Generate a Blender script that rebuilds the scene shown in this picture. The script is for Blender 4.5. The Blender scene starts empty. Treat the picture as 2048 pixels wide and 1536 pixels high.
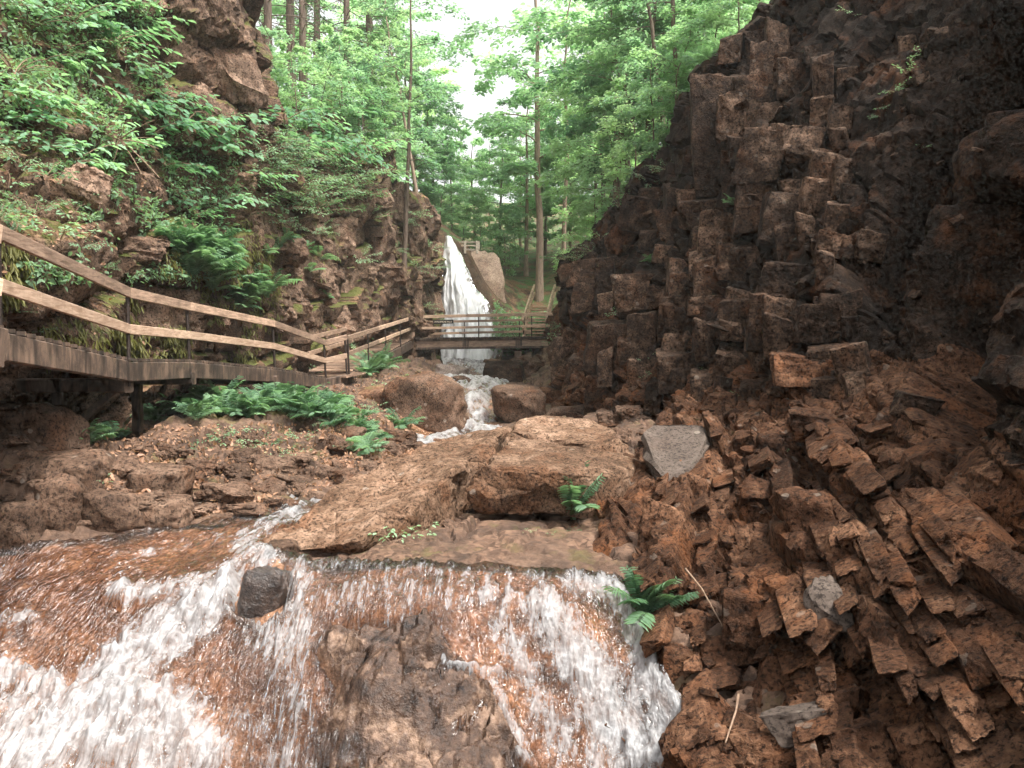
import bpy, bmesh, math, random
import numpy as np
from mathutils import Vector, Matrix, Euler
from mathutils.bvhtree import BVHTree

# ---------------------------------------------------------------- camera, sky, sun, exposure
scene = bpy.context.scene
C = scene.collection
FPX = 1538.0                      # focal length in pixels of a 2048 px wide frame
PITCH = math.atan((768 - 700) / FPX)   # camera looks slightly down, the eye is the origin
cam_d = bpy.data.cameras.new("camera")
cam_d.sensor_width = 36.0
cam_d.lens = FPX / 2048.0 * 36.0
cam_d.clip_start = 0.05
cam_d.clip_end = 1000.0
cam = bpy.data.objects.new("camera", cam_d)
C.objects.link(cam)
cam.location = (0, 0, 0)
cam.rotation_euler = (math.radians(90) - PITCH, 0, 0)
scene.camera = cam

SUN_AZ, SUN_EL = math.radians(125), math.radians(63)     # azimuth measured from +Y towards +X
world = bpy.data.worlds.new("World")
scene.world = world
world.use_nodes = True
wn, wl = world.node_tree.nodes, world.node_tree.links
wn.clear()
w_out = wn.new("ShaderNodeOutputWorld")
w_bg = wn.new("ShaderNodeBackground")
w_sky = wn.new("ShaderNodeTexSky")
w_sky.sky_type = 'NISHITA'
w_sky.sun_disc = False
w_sky.sun_elevation = SUN_EL
w_sky.sun_rotation = SUN_AZ
w_sky.air_density = 1.0
w_sky.dust_density = 5.0
w_sky.ozone_density = 1.0
w_hs = wn.new("ShaderNodeHueSaturation")                # thin bright overcast: most of the blue is gone
w_hs.inputs["Saturation"].default_value = 0.08
w_hs.inputs["Value"].default_value = 1.25
wl.new(w_sky.outputs[0], w_hs.inputs["Color"])
wl.new(w_hs.outputs[0], w_bg.inputs["Color"])
w_bg.inputs["Strength"].default_value = 0.15
wl.new(w_bg.outputs[0], w_out.inputs["Surface"])

sun_d = bpy.data.lights.new("sun", 'SUN')
sun_d.energy = 2.6
sun_d.angle = math.radians(10)
sun_d.color = (1.0, 0.94, 0.86)
sun = bpy.data.objects.new("sun", sun_d)
C.objects.link(sun)
sdir = Vector((math.cos(SUN_EL) * math.sin(SUN_AZ), math.cos(SUN_EL) * math.cos(SUN_AZ), math.sin(SUN_EL)))
sun.rotation_euler = sdir.to_track_quat('Z', 'Y').to_euler()
sun.location = sdir * 80

scene.view_settings.view_transform = 'Standard'
scene.view_settings.look = 'None'
scene.view_settings.gamma = 1.0
scene.view_settings.exposure = 1.18
scene.view_settings.use_curve_mapping = False
scene.render.engine = 'CYCLES'
scene.cycles.use_denoising = True
scene.cycles.use_adaptive_sampling = True
scene.cycles.adaptive_threshold = 0.03
scene.cycles.adaptive_min_samples = 12
scene.cycles.max_bounces = 7
scene.cycles.diffuse_bounces = 3
scene.cycles.glossy_bounces = 2
scene.cycles.transmission_bounces = 4
scene.cycles.transparent_max_bounces = 8
scene.cycles.volume_bounces = 1
scene.cycles.caustics_reflective = False
scene.cycles.caustics_refractive = False

rng = np.random.default_rng(7)
random.seed(7)
CP, SP = math.cos(PITCH), math.sin(PITCH)

def P(px, py, Y):
    """World point that lies at picture position (px, py) of the 2048x1536 frame at distance Y ahead."""
    a = (px - 1024) / FPX
    b = (768 - py) / FPX
    d = np.array([a, CP + b * SP, -SP + b * CP])
    return d * (Y / d[1])

def ray(px, py):
    d = P(px, py, 1.0)
    return Vector(d).normalized()

def proj(V):
    X, Y, Z = V[:, 0], V[:, 1], V[:, 2]
    f = Y * CP - Z * SP
    u = Y * SP + Z * CP
    return 1024 + FPX * X / f, 768 - FPX * u / f

# ---------------------------------------------------------------- noise
def _hash(ix, iy, iz, k):
    h = (ix.astype(np.int64) * 374761393 + iy.astype(np.int64) * 668265263 + iz.astype(np.int64) * 2147483647 + k * 1274126177) & 0xFFFFFFFF
    h = ((h ^ (h >> 13)) * 1274126177) & 0xFFFFFFFF
    h = ((h ^ (h >> 16)) * 2246822519) & 0xFFFFFFFF
    return ((h ^ (h >> 15)) & 0xFFFFFF) / float(0xFFFFFF)

def vnoise(p, seed=0):
    i = np.floor(p)
    f = p - i
    f = f * f * f * (f * (f * 6 - 15) + 10)
    x, y, z = i[:, 0], i[:, 1], i[:, 2]
    def h(a, b, c): return _hash(x + a, y + b, z + c, seed)
    fx, fy, fz = f[:, 0], f[:, 1], f[:, 2]
    a = (h(0,0,0) * (1-fx) + h(1,0,0) * fx) * (1-fy) + (h(0,1,0) * (1-fx) + h(1,1,0) * fx) * fy
    b = (h(0,0,1) * (1-fx) + h(1,0,1) * fx) * (1-fy) + (h(0,1,1) * (1-fx) + h(1,1,1) * fx) * fy
    return (a * (1-fz) + b * fz) * 2 - 1

def fbm(p, octaves=4, seed=0, gain=0.5, lac=2.03):
    s = np.zeros(len(p)); a = 1.0; q = p.copy()
    for o in range(octaves):
        s += a * vnoise(q, seed + o * 17)
        q = q * lac + 13.7
        a *= gain
    return s

def cells(p, seed=0, jit=0.8):
    """Nearest jittered lattice point: returns offset from it, F1, F2 and two random numbers of the cell."""
    i = np.floor(p)
    n = len(p)
    best = np.full(n, 1e9); sec = np.full(n, 1e9)
    off = np.zeros_like(p); bc = np.zeros_like(p)
    for a in (-1, 0, 1):
        for b in (-1, 0, 1):
            for c in (-1, 0, 1):
                x, y, z = i[:, 0] + a, i[:, 1] + b, i[:, 2] + c
                h = _hash(x, y, z, seed + 1) * 1000.0
                j0 = h % 1.0; j1 = (h * 0.1) % 1.0; j2 = (h * 17.77) % 1.0
                d = p - np.stack([x + .5 + jit * (j0 - .5), y + .5 + jit * (j1 - .5), z + .5 + jit * (j2 - .5)], 1)
                dd = np.abs(d); dd = (dd * dd * dd).sum(1)
                m = dd < best
                sec = np.where(m, best, np.minimum(sec, dd))
                best = np.where(m, dd, best)
                off[m] = d[m]; bc[m] = np.stack([x, y, z], 1)[m]
    x, y, z = bc[:, 0], bc[:, 1], bc[:, 2]
    return off, best, sec, _hash(x, y, z, seed + 4), _hash(x, y, z, seed + 5), _hash(x, y, z, seed + 6)

class TPS:
    """Thin plate spline through scattered points: w = f(u, v)."""
    def __init__(s, uv, w, lam=0.02):
        uv = np.asarray(uv, float); w = np.asarray(w, float); n = len(uv)
        s.uv = uv
        K = s.k(uv, uv) + lam * np.eye(n)
        Pm = np.hstack([np.ones((n, 1)), uv])
        A = np.zeros((n + 3, n + 3)); A[:n, :n] = K; A[:n, n:] = Pm; A[n:, :n] = Pm.T
        s.c = np.linalg.solve(A, np.concatenate([w, np.zeros(3)]))
    def k(s, a, b):
        r2 = ((a[:, None, :] - b[None]) ** 2).sum(2)
        return 0.5 * r2 * np.log(r2 + 1e-9)
    def __call__(s, uv):
        uv = np.asarray(uv, float); out = np.zeros(len(uv))
        for i in range(0, len(uv), 20000):
            q = uv[i:i + 20000]
            out[i:i + 20000] = s.k(q, s.uv) @ s.c[:-3] + s.c[-3] + q @ s.c[-2:]
        return out

# ---------------------------------------------------------------- mesh helpers
def mk_mesh(name, V, faces, smooth=True, sharp=None):
    """V (n,3); faces = list of index arrays (m,3) or (m,4)."""
    me = bpy.data.meshes.new(name)
    V = np.ascontiguousarray(V, dtype=np.float32)
    me.vertices.add(len(V)); me.vertices.foreach_set("co", V.ravel())
    faces = [np.asarray(f, dtype=np.int32) for f in faces if len(f)]
    loops = np.concatenate([f.ravel() for f in faces])
    sizes = np.concatenate([np.full(len(f), f.shape[1], np.int32) for f in faces])
    starts = np.concatenate([[0], np.cumsum(sizes)[:-1]]).astype(np.int32)
    me.loops.add(len(loops)); me.loops.foreach_set("vertex_index", loops)
    me.polygons.add(len(sizes)); me.polygons.foreach_set("loop_start", starts)
    try: me.polygons.foreach_set("loop_total", sizes)
    except Exception: pass
    me.polygons.foreach_set("use_smooth", np.full(len(sizes), smooth, dtype=bool))
    me.update(calc_edges=True)
    if sharp: me.set_sharp_from_angle(angle=sharp)
    return me

def link(name, me, mat=None, parent=None, loc=None, rot=None, scale=None):
    if mat is not None and me is not None and len(me.materials) == 0: me.materials.append(mat)
    o = bpy.data.objects.new(name, me); C.objects.link(o)
    if parent is not None: o.parent = parent
    if loc is not None: o.location = loc
    if rot is not None: o.rotation_euler = rot
    if scale is not None: o.scale = scale
    return o

def tag(o, label=None, cat=None, group=None, kind=None):
    if label: o["label"] = label
    if cat: o["category"] = cat
    if group: o["group"] = group
    if kind: o["kind"] = kind
    return o

def grid_faces(nr, nc):
    i = np.arange(nr * nc).reshape(nr, nc)
    return np.stack([i[:-1, :-1], i[:-1, 1:], i[1:, 1:], i[1:, :-1]], -1).reshape(-1, 4)

class MB:
    def __init__(s): s.V = []; s.Q = []; s.T = []; s.n = 0
    def add(s, V, Q=None, T=None):
        V = np.asarray(V, float)
        if Q is not None and len(Q): s.Q.append(np.asarray(Q) + s.n)
        if T is not None and len(T): s.T.append(np.asarray(T) + s.n)
        s.V.append(V); s.n += len(V)
    def tube(s, pts, rad, sides=7, cap=True):
        pts = np.asarray(pts, float); rad = np.asarray(rad, float); n = len(pts)
        t = np.gradient(pts, axis=0); t /= np.linalg.norm(t, axis=1)[:, None] + 1e-9
        ref = np.array([0.31, 0.17, 0.93]) if abs(t[0, 2]) < .8 else np.array([0.95, 0.2, 0.1])
        u = np.cross(t, ref); u /= np.linalg.norm(u, axis=1)[:, None] + 1e-9
        v = np.cross(t, u)
        a = np.linspace(0, 2 * np.pi, sides, endpoint=False)
        V = pts[:, None] + rad[:, None, None] * (np.cos(a)[None, :, None] * u[:, None] + np.sin(a)[None, :, None] * v[:, None])
        i = np.arange(n * sides).reshape(n, sides); j = np.roll(i, -1, 1)
        Q = np.stack([i[:-1], j[:-1], j[1:], i[1:]], -1).reshape(-1, 4)
        s.add(V.reshape(-1, 3), Q)
    def beam(s, p0, p1, w, h, up=(0, 0, 1), ch=0.12):
        """chamfered timber from p0 to p1, w across and h along up"""
        p0 = np.asarray(p0, float); p1 = np.asarray(p1, float); d = p1 - p0; L = np.linalg.norm(d); d /= L
        up = np.asarray(up, float); x = np.cross(d, up); x /= np.linalg.norm(x); u = np.cross(x, d)
        c = ch * min(w, h); a, b = w / 2, h / 2
        pr = [(-a + c, -b), (a - c, -b), (a, -b + c), (a, b - c), (a - c, b), (-a + c, b), (-a, b - c), (-a, -b + c)]
        V = [p0 + x * q[0] + u * q[1] for q in pr] + [p1 + x * q[0] + u * q[1] for q in pr]
        Q = [(i, (i + 1) % 8, 8 + (i + 1) % 8, 8 + i) for i in range(8)]
        Q += [(0, 7, 6, 1), (1, 6, 5, 2), (2, 5, 4, 3)]
        Q += [(8, 9, 14, 15), (9, 10, 13, 14), (10, 11, 12, 13)]
        s.add(V, Q)
    def leaves(s, pos, along, normal, size, width=0.5, fold=0.12):
        """ovate folded leaves: two quads each"""
        along = along / (np.linalg.norm(along, axis=1)[:, None] + 1e-9)
        side = np.cross(normal, along); side /= np.linalg.norm(side, axis=1)[:, None] + 1e-9
        nn = np.cross(along, side)
        L = size[:, None]
        b = pos; t = pos + along * L - nn * L * .10
        w = width * L / 2
        l1 = pos + along * L * .30 + side * w + nn * L * fold; l2 = pos + along * L * .68 + side * w * .8 + nn * L * fold * .6
        r1 = pos + along * L * .30 - side * w + nn * L * fold; r2 = pos + along * L * .68 - side * w * .8 + nn * L * fold * .6
        n = len(pos)
        V = np.stack([b, l1, l2, t, r2, r1], 1).reshape(-1, 3)
        k = np.arange(n)[:, None] * 6
        s.add(V, np.concatenate([k + np.array([0, 3, 2, 1]), k + np.array([0, 5, 4, 3])]))
    def mesh(s, name, smooth=True, sharp=None):
        return mk_mesh(name, np.concatenate(s.V), ([np.concatenate(s.Q)] if s.Q else []) + ([np.concatenate(s.T)] if s.T else []), smooth, sharp)

def hull_rock(seed, dims=(1, 1, 1), jag=0.22, cuts=2, rough=0.05, chamfer=0.16, extra=0, freq=2.6, round_=0.0, shear=0.0, smooth=0):
    """An angular stone: convex hull of jittered, chamfered box corners, subdivided and roughened."""
    r = np.random.default_rng(seed)
    pts = []
    for sx in (-1, 1):
        for sy in (-1, 1):
            for sz in (-1, 1):
                c = np.array([sx, sy, sz]) * (1 - jag * r.random(3) * 1.6)
                for ax in range(3):
                    q = c.copy()
                    for o in range(3):
                        if o != ax: q[o] *= 1 - chamfer * r.random() * 1.5
                    pts.append(q)
    for _ in range(extra):
        q = r.normal(size=3); q /= np.linalg.norm(q); pts.append(q * 1.15)
    pts = np.array(pts)
    if round_ > 0:
        nrm = np.linalg.norm(pts, axis=1)[:, None]
        pts = pts * (1 - round_) + pts / nrm * 1.1 * round_
    if shear > 0:
        A = np.eye(3) + (r.random((3, 3)) - .5) * 2 * shear * (1 - np.eye(3))
        pts = pts @ A.T
    bm = bmesh.new()
    vs = [bm.verts.new(p) for p in pts]
    h = bmesh.ops.convex_hull(bm, input=vs)
    dead = [g for g in h["geom_interior"] if isinstance(g, bmesh.types.BMVert)]
    bmesh.ops.delete(bm, geom=dead, context='VERTS')
    bmesh.ops.remove_doubles(bm, verts=bm.verts, dist=0.05)
    bmesh.ops.triangulate(bm, faces=bm.faces)
    # split long edges so that the faces get an even net
    for _ in range(cuts):
        lim = 0.9 if _ == 0 else 0.9 / (1.8 ** _)
        es = [e for e in bm.edges if e.calc_length() > lim]
        if es: bmesh.ops.subdivide_edges(bm, edges=es, cuts=1)
        bmesh.ops.triangulate(bm, faces=bm.faces)
    for _ in range(smooth): bmesh.ops.smooth_vert(bm, verts=bm.verts, factor=.5, use_axis_x=True, use_axis_y=True, use_axis_z=True)
    bm.normal_update()
    V = np.array([v.co[:] for v in bm.verts]); N = np.array([v.normal[:] for v in bm.verts])
    if rough > 0:
        q = V * freq + seed * 3.17
        d = fbm(q, 3, seed) * rough
        # small chipped steps
        off, f1, f2, r1, r2, r3 = cells(V * np.array([3.1, 3.1, 4.3]) * 0.8 + seed, seed)
        d += (r1 - .6) * rough * 1.3
        V = V + N * d[:, None]
    V = V * np.asarray(dims)
    T = np.array([[v.index for v in f.verts] for f in bm.faces])
    bm.free()
    return V, T

def rock_mesh(name, seed, sharp=0.45, **k):
    V, T = hull_rock(seed, **k)
    return mk_mesh(name, V, [T], True, sharp)
# ---------------------------------------------------------------- materials
def new_mat(name):
    m = bpy.data.materials.new(name); m.use_nodes = True
    nt = m.node_tree; nt.nodes.clear()
    return m, nt.nodes, nt.links

class N:
    """small node helper"""
    def __init__(s, nodes, links): s.n = nodes; s.l = links
    def __call__(s, typ, ins=None, **props):
        x = s.n.new(typ)
        for k, v in props.items(): setattr(x, k, v)
        for k, v in (ins or {}).items():
            if hasattr(v, "is_output"): s.l.new(v, x.inputs[k])
            else: x.inputs[k].default_value = v
        return x
    def noise(s, vec, scale, detail=6, rough=.6, dist=0.0):
        return s("ShaderNodeTexNoise", {"Vector": vec, "Scale": scale, "Detail": detail, "Roughness": rough, "Distortion": dist}).outputs["Fac"]
    def ramp(s, fac, stops, interp='LINEAR'):
        r = s("ShaderNodeValToRGB", {"Fac": fac}); r.color_ramp.interpolation = interp
        e = r.color_ramp.elements
        while len(e) < len(stops): e.new(0.5)
        for el, (p, c) in zip(e, stops):
            el.position = p
            el.color = (c, c, c, 1) if not hasattr(c, "__len__") else (*c, 1)
        return r.outputs["Color"]
    def mix(s, fac, a, b, mode='MIX'):
        x = s("ShaderNodeMix", data_type='RGBA', blend_type=mode)
        for i, v in ((0, fac), (6, a), (7, b)):
            if hasattr(v, "is_output"): s.l.new(v, x.inputs[i])
            else: x.inputs[i].default_value = v if i == 0 else (*v, 1)
        return x.outputs[2]
    def math(s, op, a, b=0.5, c=None, clamp=False):
        x = s("ShaderNodeMath", operation=op, use_clamp=clamp)
        for i, v in enumerate((a, b, c)):
            if v is None: continue
            if hasattr(v, "is_output"): s.l.new(v, x.inputs[i])
            else: x.inputs[i].default_value = v
        return x.outputs[0]
    def stretch(s, vec, sc, rot=(0, 0, 0)):
        return s("ShaderNodeMapping", {"Vector": vec, "Scale": sc, "Rotation": rot}).outputs[0]

def rock_mat(name, dark, mid, light, moss=0.0, mosscol=(0.07, 0.085, 0.02), lichen=0.25, rough=0.8, rust=0.3, bump=0.6, litter=0.0, wet=0.0, var=0.5, streak=0.0, blotch=1.0, cracks=False, K=.62):
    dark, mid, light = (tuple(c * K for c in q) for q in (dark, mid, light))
    m, nodes, links = new_mat(name); n = N(nodes, links)
    geo = n("ShaderNodeNewGeometry"); pos = geo.outputs["Position"]
    sep = n("ShaderNodeSeparateXYZ", {"Vector": geo.outputs["Normal"]})
    big = n.noise(pos, 0.8 * blotch, 3, .62)
    med = n.noise(pos, 5.5, 5, .68)
    fine = n.noise(pos, 24, 3, .75)
    col = n.ramp(n.math('MULTIPLY_ADD', med, .55, n.math('MULTIPLY', big, .5)), [(.32, dark), (.52, mid), (.70, light)])
    # rusty stains
    rs = n.ramp(n.noise(pos, 1.7, 3, .6), [(.52, 0), (.68, 1)])
    col = n.mix(n.math('MULTIPLY', rs, rust), col, (0.20, 0.075, 0.028))
    # dark mineral grains, glints painted as light specks, and pale lichen spots
    col = n.mix(n.ramp(fine, [(.38, .85), (.5, 0)]), col, tuple(c * .4 for c in dark))
    col = n.mix(n.ramp(fine, [(.60, 0), (.76, .40)]), col, tuple(min(1, c * 1.35) for c in light))
    vo = n("ShaderNodeTexVoronoi", {"Vector": pos, "Scale": 4.2, "Randomness": 1.0})
    sp = n.math('LESS_THAN', n.math('ADD', vo.outputs["Distance"], n.math('MULTIPLY', fine, .25)), .30)
    sel = n.math('GREATER_THAN', n("ShaderNodeSeparateColor", {"Color": vo.outputs["Color"]}).outputs[0], .72)
    col = n.mix(n.math('MULTIPLY', n.math('MULTIPLY', sp, sel), lichen), col, (0.34, 0.29, 0.24))
    # stone to stone variation
    oi = n("ShaderNodeObjectInfo")
    v = n.math('MULTIPLY_ADD', oi.outputs["Random"], var, 1 - var * .55)
    col = n.mix(1.0, col, n("ShaderNodeCombineColor", {0: v, 1: v, 2: v}).outputs[0], 'MULTIPLY')
    if streak > 0:
        st = n.noise(n.stretch(pos, (3.2, 3.2, .35)), 2.2, 5, .6, .3)
        col = n.mix(n.math('MULTIPLY', n.ramp(st, [(.48, 0), (.66, 1)]), streak), col, (0.025, 0.018, 0.014))
    if litter > 0:
        lv = n("ShaderNodeTexVoronoi", {"Vector": pos, "Scale": 17.0})
        lc = n.mix(n("ShaderNodeSeparateColor", {"Color": lv.outputs["Color"]}).outputs[1], (0.20, 0.10, 0.055), (0.42, 0.25, 0.15))
        lm = n.math('MULTIPLY', n.ramp(sep.outputs[2], [(.45, 0), (.75, 1)]), n.ramp(n.noise(pos, 1.3, 4, .6), [(.42, 0), (.55, 1)]))
        col = n.mix(n.math('MULTIPLY', lm, litter), col, lc)
    if moss > 0:
        mm = n.math('MULTIPLY_ADD', sep.outputs[2], .38, n.math('MULTIPLY', n.noise(pos, 1.5, 4, .65), 1.0))
        mk = n.ramp(mm, [(.90 - .35 * moss, 0), (1.02 - .35 * moss, 1)])
        mc = n.mix(fine, tuple(c * .45 for c in mosscol), tuple(min(1, c * 1.9) for c in mosscol))
        col = n.mix(n.math('MULTIPLY', mk, .85), col, mc)
    b = n("ShaderNodeBsdfPrincipled", {"Base Color": col, "Roughness": rough})
    b.inputs["Specular IOR Level"].default_value = .14 if wet == 0 else .6
    if wet > 0:
        b.inputs["Coat Weight"].default_value = wet; b.inputs["Coat Roughness"].default_value = .12
    h = n.noise(pos, 3.4, 7, .72)
    if cracks:
        vc = n("ShaderNodeTexVoronoi", {"Vector": pos, "Scale": 1.9}, feature='DISTANCE_TO_EDGE')
        h = n.math('ADD', h, n.math('MULTIPLY', n.ramp(vc.outputs["Distance"], [(0, 0), (.04, 1)]), .12))
    bp = n("ShaderNodeBump", {"Height": h, "Strength": bump, "Distance": .16})
    links.new(bp.outputs[0], b.inputs["Normal"])
    if wet > 0: links.new(bp.outputs[0], b.inputs["Coat Normal"])
    o = n("ShaderNodeOutputMaterial"); links.new(b.outputs[0], o.inputs["Surface"])
    return m

def leaf_mat(name, c1, c2, trans=0.45, rough=0.45, var=0.5, scale=1.6):
    m, nodes, links = new_mat(name); n = N(nodes, links)
    geo = n("ShaderNodeNewGeometry"); pos = geo.outputs["Position"]
    oi = n("ShaderNodeObjectInfo")
    f = n.math('ADD', n.math('MULTIPLY', n.noise(pos, scale, 3, .6), .7), n.math('MULTIPLY', n("ShaderNodeTexWhiteNoise", {"Vector": n.stretch(pos, (9, 9, 9))}, noise_dimensions='3D').outputs[0], .3))
    f = n.math('ADD', f, n.math('MULTIPLY_ADD', oi.outputs["Random"], var, -var / 2))
    col = n.mix(n.ramp(f, [(.25, 0), (.75, 1)]), c1, c2)
    b = n("ShaderNodeBsdfPrincipled", {"Base Color": col, "Roughness": rough}); b.inputs["Specular IOR Level"].default_value = .3
    tcol = n.mix(1.0, col, (1.25, 1.35, .8), 'MULTIPLY')
    t = n("ShaderNodeBsdfTranslucent", {"Color": tcol})
    mx = n("ShaderNodeMixShader", {0: trans, 1: b.outputs[0], 2: t.outputs[0]})
    o = n("ShaderNodeOutputMaterial"); links.new(mx.outputs[0], o.inputs["Surface"])
    return m

def bark_mat(name, c1, c2, bump=.6):
    m, nodes, links = new_mat(name); n = N(nodes, links)
    pos = n("ShaderNodeNewGeometry").outputs["Position"]
    f = n.noise(n.stretch(pos, (9, 9, 1.6)), 1.6, 7, .7, .5)
    col = n.mix(n.ramp(f, [(.35, 0), (.65, 1)]), c1, c2)
    b = n("ShaderNodeBsdfPrincipled", {"Base Color": col, "Roughness": .85})
    bp = n("ShaderNodeBump", {"Height": f, "Strength": bump, "Distance": .05}); links.new(bp.outputs[0], b.inputs["Normal"])
    o = n("ShaderNodeOutputMaterial"); links.new(b.outputs[0], o.inputs["Surface"])
    return m

def wood_mat(name, c1, c2, axis_scale=(2.0, 2.0, 30.0), stain=.4):
    m, nodes, links = new_mat(name); n = N(nodes, links)
    pos = n("ShaderNodeNewGeometry").outputs["Position"]; oi = n("ShaderNodeObjectInfo")
    f = n.noise(n.stretch(pos, axis_scale), 1.2, 6, .6, .6)
    g = n.noise(pos, 2.3, 6, .65, .4)
    k = n.noise(pos, 22, 4, .7)
    col = n.mix(n.ramp(f, [(.36, 0), (.62, 1)]), tuple(c * .75 for c in c1), c2)
    col = n.mix(n.math('MULTIPLY', n.ramp(g, [(.42, 1), (.58, 0)]), stain), col, tuple(c * .35 for c in c1))
    col = n.mix(n.ramp(k, [(.3, .5), (.42, 0)]), col, tuple(c * .4 for c in c1))
    v = n.math('MULTIPLY_ADD', oi.outputs["Random"], .5, .65)
    col = n.mix(1.0, col, n("ShaderNodeCombineColor", {0: v, 1: v, 2: v}).outputs[0], 'MULTIPLY')
    b = n("ShaderNodeBsdfPrincipled", {"Base Color": col, "Roughness": .7})
    bp = n("ShaderNodeBump", {"Height": n.math('ADD', f, n.math('MULTIPLY', k, .4)), "Strength": .35, "Distance": .02}); links.new(bp.outputs[0], b.inputs["Normal"])
    o = n("ShaderNodeOutputMaterial"); links.new(b.outputs[0], o.inputs["Surface"])
    return m

def plain_mat(name, col, rough=.6, metal=0.0):
    m, nodes, links = new_mat(name); n = N(nodes, links)
    pos = n("ShaderNodeNewGeometry").outputs["Position"]
    c = n.mix(n.noise(pos, 12, 6, .7), tuple(x * .6 for x in col), tuple(min(1, x * 1.35) for x in col))
    b = n("ShaderNodeBsdfPrincipled", {"Base Color": c, "Roughness": rough, "Metallic": metal})
    o = n("ShaderNodeOutputMaterial"); links.new(b.outputs[0], o.inputs["Surface"])
    return m

def water_mat(name, bed=(0.93, 0.80, 0.68), wscale=(2.6, 22.0), fine=1.0, white=.50, relief=1.0):
    """Thin fast water: clear brownish film with a sky sheen, broken white where the 'foam' attribute says it is aerated.
    UV runs along the flow (u, metres) and across it (v, metres)."""
    m, nodes, links = new_mat(name); n = N(nodes, links)
    uv = n("ShaderNodeUVMap", uv_map="flow").outputs[0]
    pos = n("ShaderNodeNewGeometry").outputs["Position"]
    at = n("ShaderNodeAttribute", attribute_name="foam").outputs["Fac"]
    s1 = n.noise(n.stretch(uv, (wscale[0], wscale[1] * .42, 1)), 1.0, 3, .6, .5)
    s2 = n.noise(n.stretch(uv, (wscale[0] * 2.4, wscale[1], 1)), 1.0, 3, .6, .5)
    s3 = n.noise(pos, 22 * fine, 2, .6)
    s = n.math('ADD', n.math('ADD', n.math('MULTIPLY', s1, .56), n.math('MULTIPLY', s2, .28)), n.math('MULTIPLY', s3, .16))
    k = n.math('ADD', n.math('ADD', at, -.62), n.math('MULTIPLY_ADD', s, 2.6, -1.3))
    foam = n.ramp(k, [(-.12, 0), (.15, .30), (.75, 1)])
    # clear water
    tr = n("ShaderNodeBsdfTransparent", {"Color": (*bed, 1)})
    gl = n("ShaderNodeBsdfGlossy", {"Color": (.95, .95, .95, 1), "Roughness": .16})
    fr = n("ShaderNodeFresnel", {"IOR": 1.33})
    h = n.math('ADD', n.math('MULTIPLY', s1, .8), n.math('MULTIPLY', s2, .6))
    bp = n("ShaderNodeBump", {"Height": h, "Strength": .9, "Distance": .10})
    links.new(bp.outputs[0], gl.inputs["Normal"]); links.new(bp.outputs[0], fr.inputs["Normal"])
    fac = n.math('MULTIPLY_ADD', fr.outputs[0], 1.6, .03, clamp=True)
    clear = n("ShaderNodeMixShader", {0: fac, 1: tr.outputs[0], 2: gl.outputs[0]})
    fcol = n.mix(n.ramp(s, [(.36, 0), (.58, 1)]), (white * (.74 if relief == 1 else .93),) * 3, (white, white, white * 1.01))  # foam's own shading put into its colour, greyer where the streaks are low
    fb = n("ShaderNodeBsdfPrincipled", {"Base Color": fcol, "Roughness": .5})
    bp2 = n("ShaderNodeBump", {"Height": s, "Strength": .8 * relief, "Distance": .12}); links.new(bp2.outputs[0], fb.inputs["Normal"])
    tl = n("ShaderNodeBsdfTranslucent", {"Color": (.85, .86, .88, 1)})
    fm = n("ShaderNodeMixShader", {0: .3, 1: fb.outputs[0], 2: tl.outputs[0]})
    mx = n("ShaderNodeMixShader", {0: foam, 1: clear.outputs[0], 2: fm.outputs[0]})
    o = n("ShaderNodeOutputMaterial"); links.new(mx.outputs[0], o.inputs["Surface"])
    return m

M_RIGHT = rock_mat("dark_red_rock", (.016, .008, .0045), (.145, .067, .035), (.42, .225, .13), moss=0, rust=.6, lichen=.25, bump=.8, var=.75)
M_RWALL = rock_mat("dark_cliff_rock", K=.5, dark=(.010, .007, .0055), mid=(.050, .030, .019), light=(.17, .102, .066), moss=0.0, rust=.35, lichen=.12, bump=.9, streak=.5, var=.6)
M_RHIGH = rock_mat("dark_upper_rock", K=.85, dark=(.012, .008, .006), mid=(.085, .051, .033), light=(.34, .215, .145), moss=0.0, rust=.25, lichen=.3, bump=.9, var=1.0)  # wide tone range carries lit block faces and dark crevices in the colour
M_LEFT = rock_mat("brown_cliff_rock", cracks=True, K=.8, dark=(.040, .026, .018), mid=(.175, .110, .074), light=(.40, .26, .18), moss=.62, rust=.25, lichen=.2, bump=.8, streak=.35, litter=.6)
M_LSTONE = rock_mat("brown_cliff_stone", K=.95, dark=(.045, .029, .021), mid=(.21, .135, .094), light=(.46, .31, .22), moss=0, rust=.25, lichen=.25, bump=.7, streak=.3, var=.45)
M_BANK = rock_mat("leaf_litter_earth", (.075, .042, .026), (.18, .095, .058), (.31, .18, .115), moss=.12, rust=.3, lichen=.1, bump=.7, litter=.8)
M_BOULDER = rock_mat("boulder_rock", (.045, .028, .019), (.185, .112, .075), (.40, .26, .18), moss=0, rust=.3, lichen=.45, bump=.55, var=.5)
M_SLAB = rock_mat("flat_slab_rock", K=.86, dark=(.040, .023, .014), mid=(.24, .142, .088), light=(.56, .37, .255), moss=.0, mosscol=(.10, .062, .020), rust=.4, lichen=.5, bump=1.0, cracks=True, var=.25)
M_PALE = rock_mat("pale_wet_rock", K=1.0, dark=(.12, .095, .08), mid=(.24, .19, .16), light=(.38, .31, .26), moss=0, rust=.05, lichen=.2, bump=.4, var=.2)
M_GREY = rock_mat("grey_slab_rock", (.075, .057, .046), (.15, .115, .094), (.24, .19, .155), moss=0, rust=.05, lichen=.4, bump=.25, var=.2)
M_WET = rock_mat("wet_stream_rock", (.018, .012, .010), (.055, .034, .025), (.14, .085, .058), moss=0, rust=.15, lichen=0, rough=.45, bump=.7, wet=.7, var=.3)
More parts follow.
